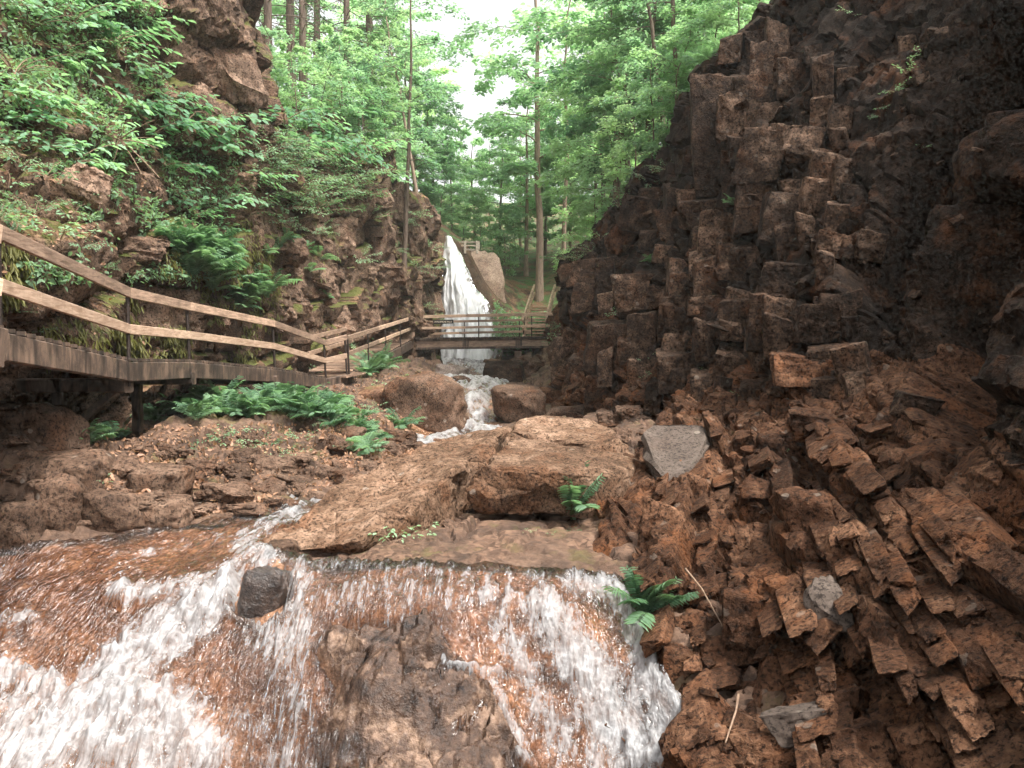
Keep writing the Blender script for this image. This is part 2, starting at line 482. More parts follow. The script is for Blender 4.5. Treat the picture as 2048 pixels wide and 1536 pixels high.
M_DOME = rock_mat("pale_dome_rock", K=.9, dark=(.18, .125, .095), mid=(.42, .295, .22), light=(.60, .44, .34), moss=0, rust=.2, lichen=.1, bump=.5, var=.2)
M_FOREST = rock_mat("forest_floor", (.05, .032, .020), (.13, .085, .055), (.22, .15, .10), moss=.30, mosscol=(.06, .12, .04), rust=.1, lichen=0, bump=.6, litter=.4)

G_FERN = leaf_mat("fern_green", (.075, .165, .095), (.25, .40, .24), .45)
G_HERB = leaf_mat("herb_green", (.11, .22, .12), (.33, .49, .30), .45)
G_SHRUB = leaf_mat("shrub_green", (.10, .225, .125), (.32, .51, .33), .48)
G_BUSH = leaf_mat("bush_green", (.10, .19, .105), (.28, .42, .26), .48)
G_TREE = leaf_mat("tree_green", (.16, .30, .21), (.46, .63, .51), .6, scale=.45)  # pale mint of the tree greens stands in for haze over far trees
G_TREE2 = leaf_mat("tree_yellow_green", (.20, .34, .21), (.51, .66, .48), .6, scale=.45)
G_PINE = leaf_mat("needle_green", (.06, .12, .07), (.14, .23, .125), .35, scale=.6)
G_MOSS = leaf_mat("hanging_moss", (.08, .085, .02), (.24, .22, .065), .35)
G_LITTER = leaf_mat("dead_leaf", (.16, .075, .04), (.50, .30, .19), .2, var=.2, scale=4)
BARK = bark_mat("bark", (.075, .05, .036), (.22, .155, .115))
BARK_PALE = bark_mat("bark_pale", (.16, .11, .08), (.36, .26, .19))
TWIG = bark_mat("twig", (.13, .08, .05), (.33, .22, .15), .2)
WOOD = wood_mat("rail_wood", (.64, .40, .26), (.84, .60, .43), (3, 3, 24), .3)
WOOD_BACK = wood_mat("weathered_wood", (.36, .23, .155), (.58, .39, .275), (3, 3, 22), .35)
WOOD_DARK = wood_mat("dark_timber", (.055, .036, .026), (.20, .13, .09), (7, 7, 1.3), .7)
IRON = plain_mat("dark_pipe", (.045, .032, .026), .5, .4)
SIGN = plain_mat("sign_black", (.018, .014, .012), .5)
SIGNTXT = plain_mat("sign_letters", (.75, .62, .48), .6)
CREAM = wood_mat("cream_post", (.52, .42, .32), (.66, .55, .44), (3, 3, 20), .1)
WATER = water_mat("stream_water")
WATER_FALL = water_mat("falling_water", (.85, .8, .75), (.55, 5.0), .2, .96, .35)
# ---------------------------------------------------------------- the gorge: floor, two cliffs, hillside
def picks(rows): return np.array([P(*r) for r in rows])

floor_pts = np.concatenate([picks([
    (-400, 1536, 6.0), (0, 1536, 6.3), (300, 1536, 6.35), (600, 1536, 6.3), (780, 1536, 5.95), (930, 1536, 5.9), (1080, 1536, 6.25), (1250, 1536, 6.35), (1430, 1536, 6.0),
    (0, 1750, 5.5), (600, 1750, 5.5), (1200, 1750, 5.5), (-500, 1750, 5.4), (1500, 1750, 5.2),
    (-400, 1400, 6.8), (0, 1400, 6.9), (250, 1400, 6.85), (450, 1400, 6.75), (600, 1400, 6.6), (720, 1400, 6.3), (860, 1400, 6.25), (960, 1420, 6.3), (1050, 1400, 6.6), (1250, 1400, 6.75), (1380, 1400, 6.5),
    (0, 1290, 7.35), (250, 1290, 7.3), (450, 1280, 7.3), (600, 1290, 7.05), (740, 1280, 6.85), (870, 1280, 6.75), (960, 1270, 6.85), (1060, 1265, 7.0), (1170, 1260, 7.1), (1270, 1270, 7.25),
    (-300, 1210, 8.0), (0, 1210, 7.9), (250, 1200, 7.75), (420, 1180, 7.85), (520, 1165, 7.8), (700, 1165, 7.55), (900, 1160, 7.5), (1100, 1165, 7.6), (1240, 1180, 7.7),
    (-300, 1140, 8.8), (0, 1130, 8.8), (200, 1130, 8.6), (400, 1130, 8.6), (520, 1110, 8.6), (700, 1120, 8.1), (900, 1110, 8.15), (1100, 1100, 8.35), (1250, 1120, 8.2),
    (300, 1080, 9.4), (480, 1060, 9.8), (580, 1042, 10.3), (780, 1050, 9.5), (900, 1045, 9.7), (1150, 1035, 9.8), (1280, 1020, 9.7),
    (0, 1050, 9.2), (50, 1010, 9.4), (200, 1010, 9.8), (370, 1000, 10.4),
    (0, 960, 9.7), (150, 940, 10.2), (300, 945, 10.9), (450, 960, 11.6), (600, 975, 11.8),
    (0, 905, 10.2), (200, 895, 11.3), (340, 850, 12.9), (400, 880, 12.8), (560, 885, 13.6), (690, 930, 12.7), (760, 900, 13.8),
    (450, 812, 15.6), (640, 790, 17.5), (720, 850, 16.2),
    (950, 868, 20), (860, 870, 19), (740, 770, 21), (800, 745, 25), (1000, 856, 19), (1100, 846, 19), (1200, 838, 17), (960, 772, 32), (930, 755, 39), (1010, 745, 34), (1040, 715, 37), (900, 720, 36),
    (700, 900, 14.5), (1300, 850, 14), (1250, 930, 12), (760, 720, 29)]),
    np.array([(-7.6, 8, -2.2), (-8.2, 12, -2.1), (-6.9, 11.6, -2.15), (-6.8, 13.0, -1.95), (-8.2, 14.5, -1.9), (-6.4, 9.5, -2.2), (-7.8, 17, -1.3), (-7.8, 22, -1.0), (-7, 28, -.6), (-5.5, 33, -.4), (-6.3, 15.0, -1.45), (-6.2, 18, -1.35), (-5.8, 22, -1.3), (-4.6, 27, -.9),
              (-2.0, 14.5, -2.35), (-1.2, 16.5, -2.3), (0, 13, -2.3), (.6, 15, -2.25), (2.5, 9, -2.1), (3, 14, -1.6), (2.6, 20, -1.7), (2.2, 26, -1.2), (2.4, 34, .2), (-3, 44, -1.2), (0, 44, .2), (2.5, 42, 1.5), (-5, 44, 0),
              (4, 5, -3.2), (4, 2, -3.6), (-7, 5, -3), (0, 3, -4.2), (-8, 2, -4)])])
floor_f = TPS(floor_pts[:, :2], floor_pts[:, 2], .004)

R2 = math.sqrt(2)
class Wall:
    """A cliff as a relief over a 45 degree plane: sgn = +1 rises towards +X, -1 towards -X."""
    def __init__(s, pts, sgn, lam=.02):
        s.g = sgn
        x = pts[:, 0] * sgn
        s.f = TPS(np.stack([pts[:, 1], (x + pts[:, 2]) / R2], 1), (x - pts[:, 2]) / R2, lam)
    def at(s, U, V):
        W = s.f(np.stack([U, V], 1))
        return np.stack([(V + W) / R2 * s.g, U, (V - W) / R2], 1)

right_pts = np.concatenate([picks([
    (2048, 1536, 4.1), (1750, 1536, 4.9), (1450, 1536, 5.8), (2300, 1536, 3.4),
    (2048, 1300, 4.6), (1850, 1300, 5.3), (1650, 1300, 6.1), (1430, 1300, 6.8), (2400, 1300, 3.6),
    (1300, 1180, 7.6), (1420, 1130, 7.5), (1580, 1130, 7.0), (1750, 1130, 6.4), (2048, 1130, 5.1),
    (1290, 1010, 9.5), (1420, 1000, 9.0), (1600, 1000, 8.2), (1800, 980, 7.1), (2048, 950, 5.7),
    (1300, 900, 11.5), (1430, 860, 11.6), (1600, 850, 9.8), (1800, 830, 8.2), (2048, 750, 6.5), (2400, 750, 5),
    (1230, 830, 17), (1330, 790, 15.5), (1470, 750, 13), (1650, 700, 10.7), (1780, 660, 9.9), (1920, 600, 9.0), (2048, 500, 7.4), (2400, 400, 5.8),
    (1120, 790, 22), (1140, 650, 27), (1250, 640, 18.7), (1400, 600, 15.3), (1550, 550, 12.9), (1690, 480, 11.6), (1820, 420, 11.0), (1930, 330, 10.4), (2048, 250, 8.6),
    (1135, 560, 26.5), (1230, 470, 21.7), (1350, 420, 18.5), (1450, 350, 16.6), (1600, 300, 14.2), (1750, 200, 12.9), (1900, 150, 12), (2048, 60, 9.6),
    (1375, 220, 18.8), (1500, 120, 17.0), (1650, 50, 15.2), (1850, 0, 13.2), (2048, -200, 11.2), (1700, -250, 16.5), (1500, 60, 17.6), (1400, 160, 19.4),
    (1220, 442, 22.5), (1128, 515, 27)]),
    np.array([(2.05, 32.5, 1.0), (2.0, 33, 2.4), (2.2, 37, 1.6), (3.6, 27, 4.0), (3.4, 32, 4.0), (6, 24, 6.6), (6, 30, 6.2), (6, 36, 5.6), (8, 19, 8.8), (11, 19, 10.5), (12, 28, 9.5), (12, 36, 9.5),
              (9, 13, 9.5), (13, 12, 13), (10, 6, 9), (1.7, 28, -1.0), (1.9, 33, -.6), (5.6, 20, 6.9), (18, 24, 13), (18, 36, 13), (5.2, 2, 2), (4, 2, -1.5), (6, 2, 5)])])
right_w = Wall(right_pts, 1)

left_pts = np.concatenate([picks([
    (0, 650, 10.6), (0, 450, 11.0), (0, 300, 12), (0, 120, 13.4), (0, -150, 15.5), (-400, 300, 9.5), (-400, 600, 8.2), (-400, 0, 11.5),
    (200, 650, 13.3), (200, 480, 13.6), (200, 300, 14.6), (200, 100, 16.4), (200, -150, 18.5),
    (400, 640, 17.3), (400, 500, 18), (400, 350, 18.8), (400, 180, 18.6), (400, 20, 18.8), (430, -150, 19.4),
    (500, 120, 19.6), (515, 175, 20.6), (500, 300, 20.8), (470, 450, 19.6), (560, 300, 24.5), (590, 450, 24.0), (530, 640, 21.5), (650, 640, 25.5), (640, 500, 25.8), (740, 640, 30.5), (740, 480, 30.5), (750, 360, 31),
    (786, 300, 33), (770, 285, 32.5), (788, 380, 33.4), (792, 430, 34.2), (700, 290, 30.5), (630, 305, 28), (800, 640, 34), (800, 500, 34), (860, 640, 38), (868, 520, 38.5), (878, 465, 40), (820, 425, 36)]),
    np.array([(-4.0, 42.5, 0), (-4.1, 43, 3), (-4.0, 43, 6.0), (-5.2, 50, 7.6), (-6, 55, 9), (-9, 24, 9.6), (-9, 33, 9.6), (-6.2, 33, 8.7), (-5.6, 34, 8.3), (-12, 28, 11.5), (-16, 33, 13.5), (-9, 42, 9.2), (-14, 45, 12), (-13, 14, 11.5), (-11, 18, 11.5),
              (-20, 22, 16), (-12, 8, 9), (-6.9, 3, 0), (-8.5, 3, 4), (-7.4, 9, -.5), (-7.5, 12, -.5), (-8.3, 9, -1.6), (-8.5, 12, -1.7), (-8.3, 15, -1.5), (-7.4, 19, -1.2), (-6.3, 26, -1.0), (-5.2, 33, -.8), (-4.2, 39, -1.5)])])
left_w = Wall(left_pts, -1)

hill_pts = np.array([(-3.6, 43.2, 6.0), (-3.6, 50, 6.6), (-2.8, 43.5, 5.9), (-4.5, 43.2, 6.3), (-0.9, 44, 2.6), (-1.8, 46, 5.2), (-.3, 52, 5.2), (2.6, 52, 5.2), (.8, 46, 2.5), (2.6, 41, 2.2), (2.0, 36.5, .5), (.2, 37, -.2), (0, 41, 1.0), (5, 44, 4.5),
                     (-3, 60, 8), (0, 70, 9.5), (15, 70, 13), (-15, 70, 14), (0, 110, 17), (35, 110, 26), (-35, 110, 26), (-10, 46, 9), (9, 46, 7.5), (16, 46, 11), (-20, 50, 13), (22, 50, 13), (30, 70, 18), (-30, 70, 18)])
hill_f = TPS(hill_pts[:, :2], hill_pts[:, 2], .05)

# strike of the rock sheets: the ledges run along the gorge
STRIKE = np.array([.27, .96, .08]); STRIKE /= np.linalg.norm(STRIKE)
ACROSS = np.cross(STRIKE, [0, 0, 1]); ACROSS /= np.linalg.norm(ACROSS)
UPD = np.cross(ACROSS, STRIKE)

def joint_steps(V, Nn, sizes, amps, seed):
    """Break a surface into stepped blocks along the joint directions of the rock."""
    J = np.stack([V @ STRIKE, V @ ACROSS, V @ UPD], 1)
    J = J + .10 * np.stack([fbm(V * .9, 2, seed), fbm(V * .9 + 9, 2, seed + 1), fbm(V * .9 + 5, 2, seed + 2)], 1)
    d = np.zeros(len(V))
    for k, (sz, am) in enumerate(zip(sizes, amps)):
        off, f1, f2, r1, r2, r3 = cells(J / np.array(sz), seed + 31 * k, .75)
        d += am * ((r1 - .5) * 1.6 + off[:, 0] * (r2 - .5) * 1.3 + off[:, 2] * (r3 - .5) * 1.3)
        d -= am * .55 * np.clip(1 - (f2 - f1) / .06, 0, 1)
    return d

def grid_normals(V, nr, nc):
    G = V.reshape(nr, nc, 3)
    a = np.gradient(G, axis=0); b = np.gradient(G, axis=1)
    n = np.cross(a, b); n /= np.linalg.norm(n, axis=2)[:, :, None] + 1e-9
    return n.reshape(-1, 3)

def spaced(stops, n):
    """n parameters along stops [(value, weight), ...] denser where the weight is high"""
    v = np.array([s[0] for s in stops]); w = np.array([s[1] for s in stops])
    x = np.linspace(v[0], v[-1], 4000); c = np.cumsum(np.interp(x, v, w)); c = (c - c[0]) / (c[-1] - c[0])
    return np.interp(np.linspace(0, 1, n), c, x)

BVH = []
def keep_bvh(V, F): BVH.append(BVHTree.FromPolygons([tuple(v) for v in V.tolist()], [tuple(f) for f in F.tolist()]))

def build_wall(name, wall, U, Vv, sizes, amps, rough, mat, seed, shape=None, disp=None):
    nr, nc = len(U), len(Vv)
    uu, vv = np.meshgrid(U, Vv, indexing='ij')
    S = wall.at(uu.ravel(), vv.ravel())
    Nn = grid_normals(S, nr, nc)
    if (Nn[:, 0] * wall.g).mean() > 0: Nn = -Nn            # towards the gorge
    d = (joint_steps(S, Nn, sizes, amps, seed) if disp is None else disp(S, Nn)) + rough * fbm(S * 1.1, 5, seed + 5) + .35 * rough * fbm(S * 5.0, 3, seed + 9)
    if shape is not None: d = d + shape(S)
    V = S + Nn * d[:, None]
    F = grid_faces(nr, nc)
    me = mk_mesh(name, V, [F], True, .6)
    o = link(name, me, mat); keep_bvh(V[::1], F)
    return o

def right_shape(S):
    px, py = proj(S); d = np.zeros(len(S))
    front = S[:, 1] > 2
    def band(x0, y0, x1, y1, w, dep):
        t = np.clip(((px - x0) * (x1 - x0) + (py - y0) * (y1 - y0)) / ((x1 - x0) ** 2 + (y1 - y0) ** 2), 0, 1)
        r = np.hypot(px - x0 - t * (x1 - x0), py - y0 - t * (y1 - y0))
        return -dep * np.exp(-(r / w) ** 4) * front
    d += np.clip((px - 1640 - np.clip(py - 700, 0, 900) * .3) / 250, 0, 1) * .0
    d += band(2060, 60, 1870, 330, 42, 1.7) + band(1870, 330, 1745, 540, 52, 1.6)          # the great leaning crack
    d += band(2000, 420, 1930, 640, 45, 1.1) + band(1930, 640, 1890, 780, 60, 1.2)
    d += band(1500, 560, 1500, 720, 35, .5) + band(1600, 900, 1630, 960, 40, .45)
    d += -band(2000, 250, 1850, 640, 40, .35)
    return d

def right_disp(S, Nn):
    px, py = proj(S)
    hi = joint_steps(S, Nn, [(1.7, .95, 1.15), (.7, .42, .5)], [.36, .11], 11)            # upper wall: big upright blocks
    lo = joint_steps(S, Nn, [(3.2, .46, .42), (1.1, .22, .20)], [.26, .085], 17)          # foot: long tilted sheets along the gorge
    k = np.clip((S[:, 2] + 1.1) / 1.0, 0, 1)
    bare = np.clip((px - 1650 - np.clip(py - 700, 0, 900) * .8) / 120, 0, 1) * (S[:, 1] > 2) * k
    return (lo * (1 - k) + hi * k) * (1 - .45 * bare) + bare * (.09 * fbm(S * 2.2, 3, 19) + .055 * fbm(S * np.array([6, 6, 4.0]), 3, 23))
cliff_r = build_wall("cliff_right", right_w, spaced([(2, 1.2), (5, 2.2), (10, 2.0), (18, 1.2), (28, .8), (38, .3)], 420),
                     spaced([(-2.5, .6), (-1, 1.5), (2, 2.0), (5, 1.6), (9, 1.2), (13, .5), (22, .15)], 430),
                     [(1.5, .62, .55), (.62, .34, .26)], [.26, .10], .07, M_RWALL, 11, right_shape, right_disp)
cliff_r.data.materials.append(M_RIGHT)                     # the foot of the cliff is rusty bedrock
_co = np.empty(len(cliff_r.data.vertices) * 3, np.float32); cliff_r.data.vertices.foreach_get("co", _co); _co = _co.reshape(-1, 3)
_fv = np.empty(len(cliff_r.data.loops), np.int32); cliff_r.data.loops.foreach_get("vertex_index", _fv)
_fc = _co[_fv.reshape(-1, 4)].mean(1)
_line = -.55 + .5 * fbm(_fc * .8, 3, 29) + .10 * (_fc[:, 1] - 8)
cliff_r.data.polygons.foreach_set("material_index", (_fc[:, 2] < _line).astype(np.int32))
tag(cliff_r, "dark steep cliff of stacked broken rock closing the gorge opposite the walkway", kind="structure")
cliff_l = build_wall("cliff_left", left_w, spaced([(3, .6), (9, 1.4), (20, 1.5), (34, 1.2), (44, .6), (56, .15)], 420),
                     spaced([(2.5, .6), (5, 1.6), (9, 1.6), (14, 1.1), (18, .4), (30, .1)], 360),
                     [(2.6, 1.7, 1.5), (.95, .7, .55)], [.42, .10], .12, M_LEFT, 41)
tag(cliff_l, "brown mossy cliff behind the walkway running back to the waterfall", kind="structure")

# hillside beyond the falls
hx = np.linspace(-60, 60, 140); hy = np.concatenate([np.linspace(36.6, 70, 110), np.linspace(71, 135, 50)])
gy, gx = np.meshgrid(hy, hx, indexing='ij')
hz = hill_f(np.stack([gx.ravel(), gy.ravel()], 1))
HV = np.stack([gx.ravel(), gy.ravel(), hz], 1)
HV[:, 2] += .25 * fbm(HV * .35, 4, 5)
HV[:, 2] -= 8.0 * np.clip((43.5 - HV[:, 1]) / 2, 0, 1) * np.clip((-.6 - HV[:, 0]) / .8, 0, 1)
HV[:, 2] -= 8.0 * np.clip((40 - HV[:, 1]) / 4, 0, 1) * (HV[:, 0] > 3.2)
hillside = tag(link("hillside", mk_mesh("hillside", HV, [grid_faces(len(hy), len(hx))]), M_FOREST), "wooded hillside rising beyond the waterfall", kind="structure")

# floor of the gorge, wet rock where the stream runs
nx, ny = 470, 560
fy = spaced([(2.5, .5), (5.5, 3.0), (8, 3.4), (10.5, 2.2), (14, 1.2), (20, .7), (30, .35), (44, .2)], ny)
fu = np.linspace(-1, 1, nx)
wid = np.interp(fy, [2.5, 6, 10, 20, 30, 44], [6.2, 7.5, 8.6, 9.0, 8.5, 8.0])
gx = fu[None, :] * wid[:, None]; gy = np.repeat(fy[:, None], nx, 1)
FX, FY = gx.ravel(), gy.ravel()
base = floor_f(np.stack([FX, FY], 1))
base = np.maximum(base, -4.6)
FV = np.stack([FX, FY, base], 1)
fpx, fpy = proj(FV)

def poly_mask(px, py, poly, soft):
    """1 inside the polygon, fading over `soft` pixels outside"""
    poly = np.array(poly, float); n = len(poly)
    inside = np.zeros(len(px), bool); dist = np.full(len(px), 1e9)
    for i in range(n):
        a, b = poly[i], poly[(i + 1) % n]
        cond = ((a[1] > py) != (b[1] > py)) & (px < (b[0] - a[0]) * (py - a[1]) / (b[1] - a[1] + 1e-9) + a[0])
        inside ^= cond
        t = np.clip(((px - a[0]) * (b[0] - a[0]) + (py - a[1]) * (b[1] - a[1])) / ((b - a) ** 2).sum(), 0, 1)
        dist = np.minimum(dist, np.hypot(px - a[0] - t * (b[0] - a[0]), py - a[1] - t * (b[1] - a[1])))
    return np.where(inside, 1.0, np.clip(1 - dist / soft, 0, 1))

STREAM_POLY = [(-600, 1120), (0, 1110), (250, 1082), (420, 1062), (560, 1035), (640, 1030), (600, 1075), (530, 1100), (560, 1135), (800, 1140), (1000, 1142), (1180, 1165), (1245, 1185), (1280, 1290),
               (1340, 1400), (1430, 1536), (1450, 1760), (-600, 1760)]
DRY_POLY = [(560, 1130), (480, 1150), (470, 1230), (520, 1255), (570, 1220)]
ROCK_POLY = [(655, 1268), (760, 1262), (850, 1250), (880, 1300), (930, 1350), (985, 1420), (1040, 1540), (1060, 1700), (640, 1700), (640, 1480), (690, 1380), (640, 1300)]
bedm = poly_mask(fpx, fpy, STREAM_POLY, 60)
rockm = poly_mask(fpx, fpy, ROCK_POLY, 25)
up = np.zeros_like(FV); up[:, 2] = 1
rel_bank = joint_steps(FV, up, [(1.1, .8, .6), (.42, .32, .3)], [.16, .07], 71) + .10 * fbm(FV * 1.4, 5, 3) + .03 * fbm(FV * 7, 3, 8)
rel_bed = .035 * fbm(FV * np.array([1.6, 2.4, 1]), 4, 4) + joint_steps(FV, up, [(.9, .7, .5)], [.05], 75) + .012 * fbm(FV * 11, 3, 9)
rel_rock = joint_steps(FV, up, [(.45, .42, .4), (.2, .16, .2)], [.13, .05], 78) + .05 * fbm(FV * 4, 4, 10)
far = np.clip((FY - 16) / 4, 0, 1)
slabm = poly_mask(fpx, fpy, [(800, 1060), (920, 1040), (1290, 1020), (1290, 1180), (1180, 1165), (1000, 1142), (700, 1140), (600, 1125), (700, 1100)], 30)
lift = rel_bank * (1 - bedm) * (1 - .5 * slabm) * (1 - .8 * far * np.exp(-((FX + 1.3) / 1.6) ** 2)) + rel_bed * bedm + rel_rock * rockm + .03 * rockm - .05 * bedm * (1 - rockm)
FV[:, 2] += lift
F = grid_faces(ny, nx)
fme = mk_mesh("streambed", FV, [F], True, .7)
fa = fme.attributes.new("wet", 'FLOAT', 'POINT'); fa.data.foreach_set("value", np.maximum(poly_mask(fpx, fpy, STREAM_POLY, 18), np.clip(1 - np.abs(FX + 1.6 - (FY - 20) * .0) / 2.2, 0, 1) * np.clip((FY - 12) / 2, 0, 1)).astype(np.float32))
fb_ = fme.attributes.new("bare", 'FLOAT', 'POINT'); fb_.data.foreach_set("value", rockm.astype(np.float32))
# one material for the floor: earth and litter on the banks, wet copper-brown rock in the bed
def floor_mat():
    m, nodes, links = new_mat("gorge_floor"); n = N(nodes, links)
    wet = n("ShaderNodeAttribute", attribute_name="wet").outputs["Fac"]
    geo = n("ShaderNodeNewGeometry"); pos = geo.outputs["Position"]; nz = n("ShaderNodeSeparateXYZ", {"Vector": geo.outputs["Normal"]}).outputs[2]
    med = n.noise(pos, 4.5, 5, .68); big = n.noise(pos, 1.0, 3, .6); fine = n.noise(pos, 30, 2, .7)
    e = n.ramp(n.math('MULTIPLY_ADD', med, .6, n.math('MULTIPLY', big, .45)), [(.33, (.020, .012, .008)), (.53, (.080, .046, .029)), (.70, (.20, .122, .08))])
    lv = n("ShaderNodeTexVoronoi", {"Vector": pos, "Scale": 16.0})
    lc = n.mix(n("ShaderNodeSeparateColor", {"Color": lv.outputs["Color"]}).outputs[1], (.06, .03, .017), (.22, .128, .08))
    lm = n.math('MULTIPLY', n.ramp(nz, [(.5, 0), (.8, 1)]), n.ramp(n.noise(pos, 1.2, 4, .6), [(.40, 0), (.55, .8)]))
    e = n.mix(lm, e, lc)
    mk = n.math('MULTIPLY', n.ramp(n.noise(pos, 1.4, 6, .65), [(.54, 0), (.66, .75)]), n.ramp(nz, [(.2, 0), (.6, 1)]))
    e = n.mix(mk, e, n.mix(fine, (.05, .05, .015), (.17, .125, .04)))
    w = n.ramp(n.math('MULTIPLY_ADD', med, .6, n.math('MULTIPLY', big, .45)), [(.34, (.045, .022, .012)), (.52, (.24, .118, .062)), (.68, (.46, .27, .165))])
    w = n.mix(n.ramp(fine, [(.38, .6), (.5, 0)]), w, (.06, .03, .018))
    bare = n("ShaderNodeAttribute", attribute_name="bare").outputs["Fac"]
    w2 = n.ramp(n.math('MULTIPLY_ADD', med, .7, n.math('MULTIPLY', big, .35)), [(.38, (.010, .007, .006)), (.54, (.090, .052, .034)), (.68, (.34, .22, .15))])
    w = n.mix(bare, w, w2)
    wm = n.ramp(n.math('ADD', wet, n.math('MULTIPLY_ADD', med, .5, -.25)), [(.4, 0), (.6, 1)])
    col = n.mix(wm, e, w)
    b = n("ShaderNodeBsdfPrincipled", {"Base Color": col, "Roughness": n.math('MULTIPLY_ADD', wm, -.58, .85)})
    b.inputs["Specular IOR Level"].default_value = .45
    h = n.noise(pos, 3.2, 7, .72)
    bp = n("ShaderNodeBump", {"Height": h, "Strength": .7, "Distance": .13}); links.new(bp.outputs[0], b.inputs["Normal"])
    o = n("ShaderNodeOutputMaterial"); links.new(b.outputs[0], o.inputs["Surface"])
    return m
M_FLOOR = floor_mat()
streambed = tag(link("streambed", fme, M_FLOOR), "rocky floor and banks of the gorge under the stream", kind="structure")
keep_bvh(FV, F)

# ---------------------------------------------------------------- the stream
def foam_field(px, py):
    f = np.zeros(len(px))
    def line(pts, w0, w1, s):
        nonlocal f
        pts = np.array(pts, float); L = len(pts) - 1
        for i in range(L):
            a, b = pts[i], pts[i + 1]
            t = np.clip(((px - a[0]) * (b[0] - a[0]) + (py - a[1]) * (b[1] - a[1])) / ((b - a) ** 2).sum(), 0, 1)
            r = np.hypot(px - a[0] - t * (b[0] - a[0]), py - a[1] - t * (b[1] - a[1]))
            w = w0 + (w1 - w0) * (i + t) / L
            f = np.maximum(f, s * np.exp(-(r / w) ** 2 * .7))
    line([(60, 1530), (220, 1465), (340, 1490)], 120, 100, 1.12)
    line([(0, 1500), (300, 1536), (420, 1530)], 100, 60, 1.1)
    line([(-100, 1370), (30, 1380), (110, 1420)], 55, 50, 1.0)
    line([(-100, 1270), (0, 1268), (60, 1250)], 30, 22, .95)
    line([(470, 1165), (440, 1210), (370, 1270), (280, 1330), (230, 1400)], 38, 80, 1.12)
    line([(230, 1205), (330, 1210), (450, 1200)], 26, 45, .9)
    line([(500, 1180), (500, 1240), (560, 1290), (540, 1320)], 20, 60, .85)
    line([(600, 1165), (590, 1230), (600, 1290), (570, 1330)], 30, 60, .92)
    line([(560, 1330), (590, 1400), (570, 1536)], 60, 75, .72)
    line([(470, 1460), (520, 1536)], 40, 60, .7)
    line([(600, 1030), (560, 1050), (500, 1085), (480, 1110), (540, 1125)], 26, 34, .86)
    line([(250, 1130), (330, 1105), (430, 1085), (520, 1070)], 18, 26, .60)
    line([(0, 1150), (150, 1130), (300, 1112)], 18, 20, .50)
    line([(0, 1195), (200, 1165), (420, 1140)], 20, 30, .42)
    line([(560, 1142), (800, 1152), (1000, 1168), (1150, 1195)], 18, 30, .70)
    line([(700, 1195), (950, 1200), (1080, 1225)], 40, 44, .72)
    line([(640, 1215), (800, 1230)], 60, 40, .62)
    line([(1150, 1180), (1225, 1190), (1250, 1240)], 30, 30, .98)
    line([(1250, 1220), (1275, 1290), (1310, 1400), (1370, 1500)], 22, 60, 1.08)
    line([(1080, 1220), (1130, 1290), (1190, 1390), (1270, 1536)], 45, 105, 1.05)
    line([(1000, 1255), (1040, 1330), (1080, 1420), (1130, 1536)], 34, 60, .80)
    line([(985, 1380), (1010, 1450), (1050, 1536)], 14, 26, .86)
    line([(900, 1345), (990, 1362), (1010, 1372)], 12, 14, .82)
    line([(880, 1270), (890, 1330)], 10, 14, .65)
    line([(300, 1420), (420, 1380)], 60, 40, .50)
    line([(1380, 1480), (1400, 1536)], 30, 34, .95)
    return f

wy0, wy1 = 5.0, 11.2
nwx, nwy = 520, 430
wy = spaced([(wy0, 1.6), (6, 2.4), (8, 2.2), (9.5, 1.4), (wy1, 1.0)], nwy)
gx = np.linspace(-7.2, 2.6, nwx)
wyy, wxx = np.meshgrid(wy, gx, indexing='ij')
WX, WY = wxx.ravel(), wyy.ravel()
wz = np.maximum(floor_f(np.stack([WX, WY], 1)), -4.6)
WV = np.stack([WX, WY, wz], 1)
wpx, wpy = proj(WV)
wob_ = fbm(WV * 1.6, 3, 61) * 16
sm = poly_mask(wpx + wob_, wpy + 10 + wob_ * .8, STREAM_POLY, 40)
foam = foam_field(wpx, wpy)
dry = poly_mask(wpx, wpy, DRY_POLY, 18)
rk = poly_mask(wpx, wpy, ROCK_POLY, 25)
# flow direction: down the slope and out of the narrow throat
gz = wz.reshape(nwy, nwx)
dzy, dzx = np.gradient(gz, wy, gx)
# flow coordinates: u along the fall line (towards the camera and to the left), v across
u_ = -WY * 1.0 - wz * 1.2 - WX * .25 * np.clip((-WX - .5) / 2, 0, 1); v_ = WX - .25 * WY * np.clip((-WX - .5) / 2, 0, 1)
v_ = v_ + .05 * fbm(np.stack([u_ * .8, v_ * 1.3, 0 * u_], 1), 3, 88)
uvp = np.stack([u_ * 2.2, v_ * 9.0, 0 * u_], 1)
tur = .5 * fbm(uvp, 3, 90) + .35 * fbm(uvp * 2.3, 2, 93)
bub = fbm(WV * 6.5, 3, 95)
wlift = .035 + .020 * tur + foam * (.075 + .060 * tur + .050 * np.abs(bub)) + .02 * np.clip(foam - .9, 0, 1) * 4
boil = np.exp(-(((wpx - 200) / 260) ** 2 + ((wpy - 1450) / 120) ** 2)); wlift += boil * (.16 + .10 * bub)
thr = np.exp(-(((wpx - 400) / 190) ** 2 + ((wpy - 1215) / 55) ** 2)); wlift += thr * .07
WV[:, 2] += wlift * 1.0 - (1 - sm) * .35 - dry * .20 - rk * np.clip(.10 + .12 * fbm(WV * 2.2, 3, 62) - .25 * np.clip(foam - .5, 0, 1), -.02, .3)
wme = mk_mesh("stream", WV, [grid_faces(nwy, nwx)], True)
at = wme.attributes.new("foam", 'FLOAT', 'POINT'); at.data.foreach_set("value", np.clip(foam, 0, 1.3).astype(np.float32))
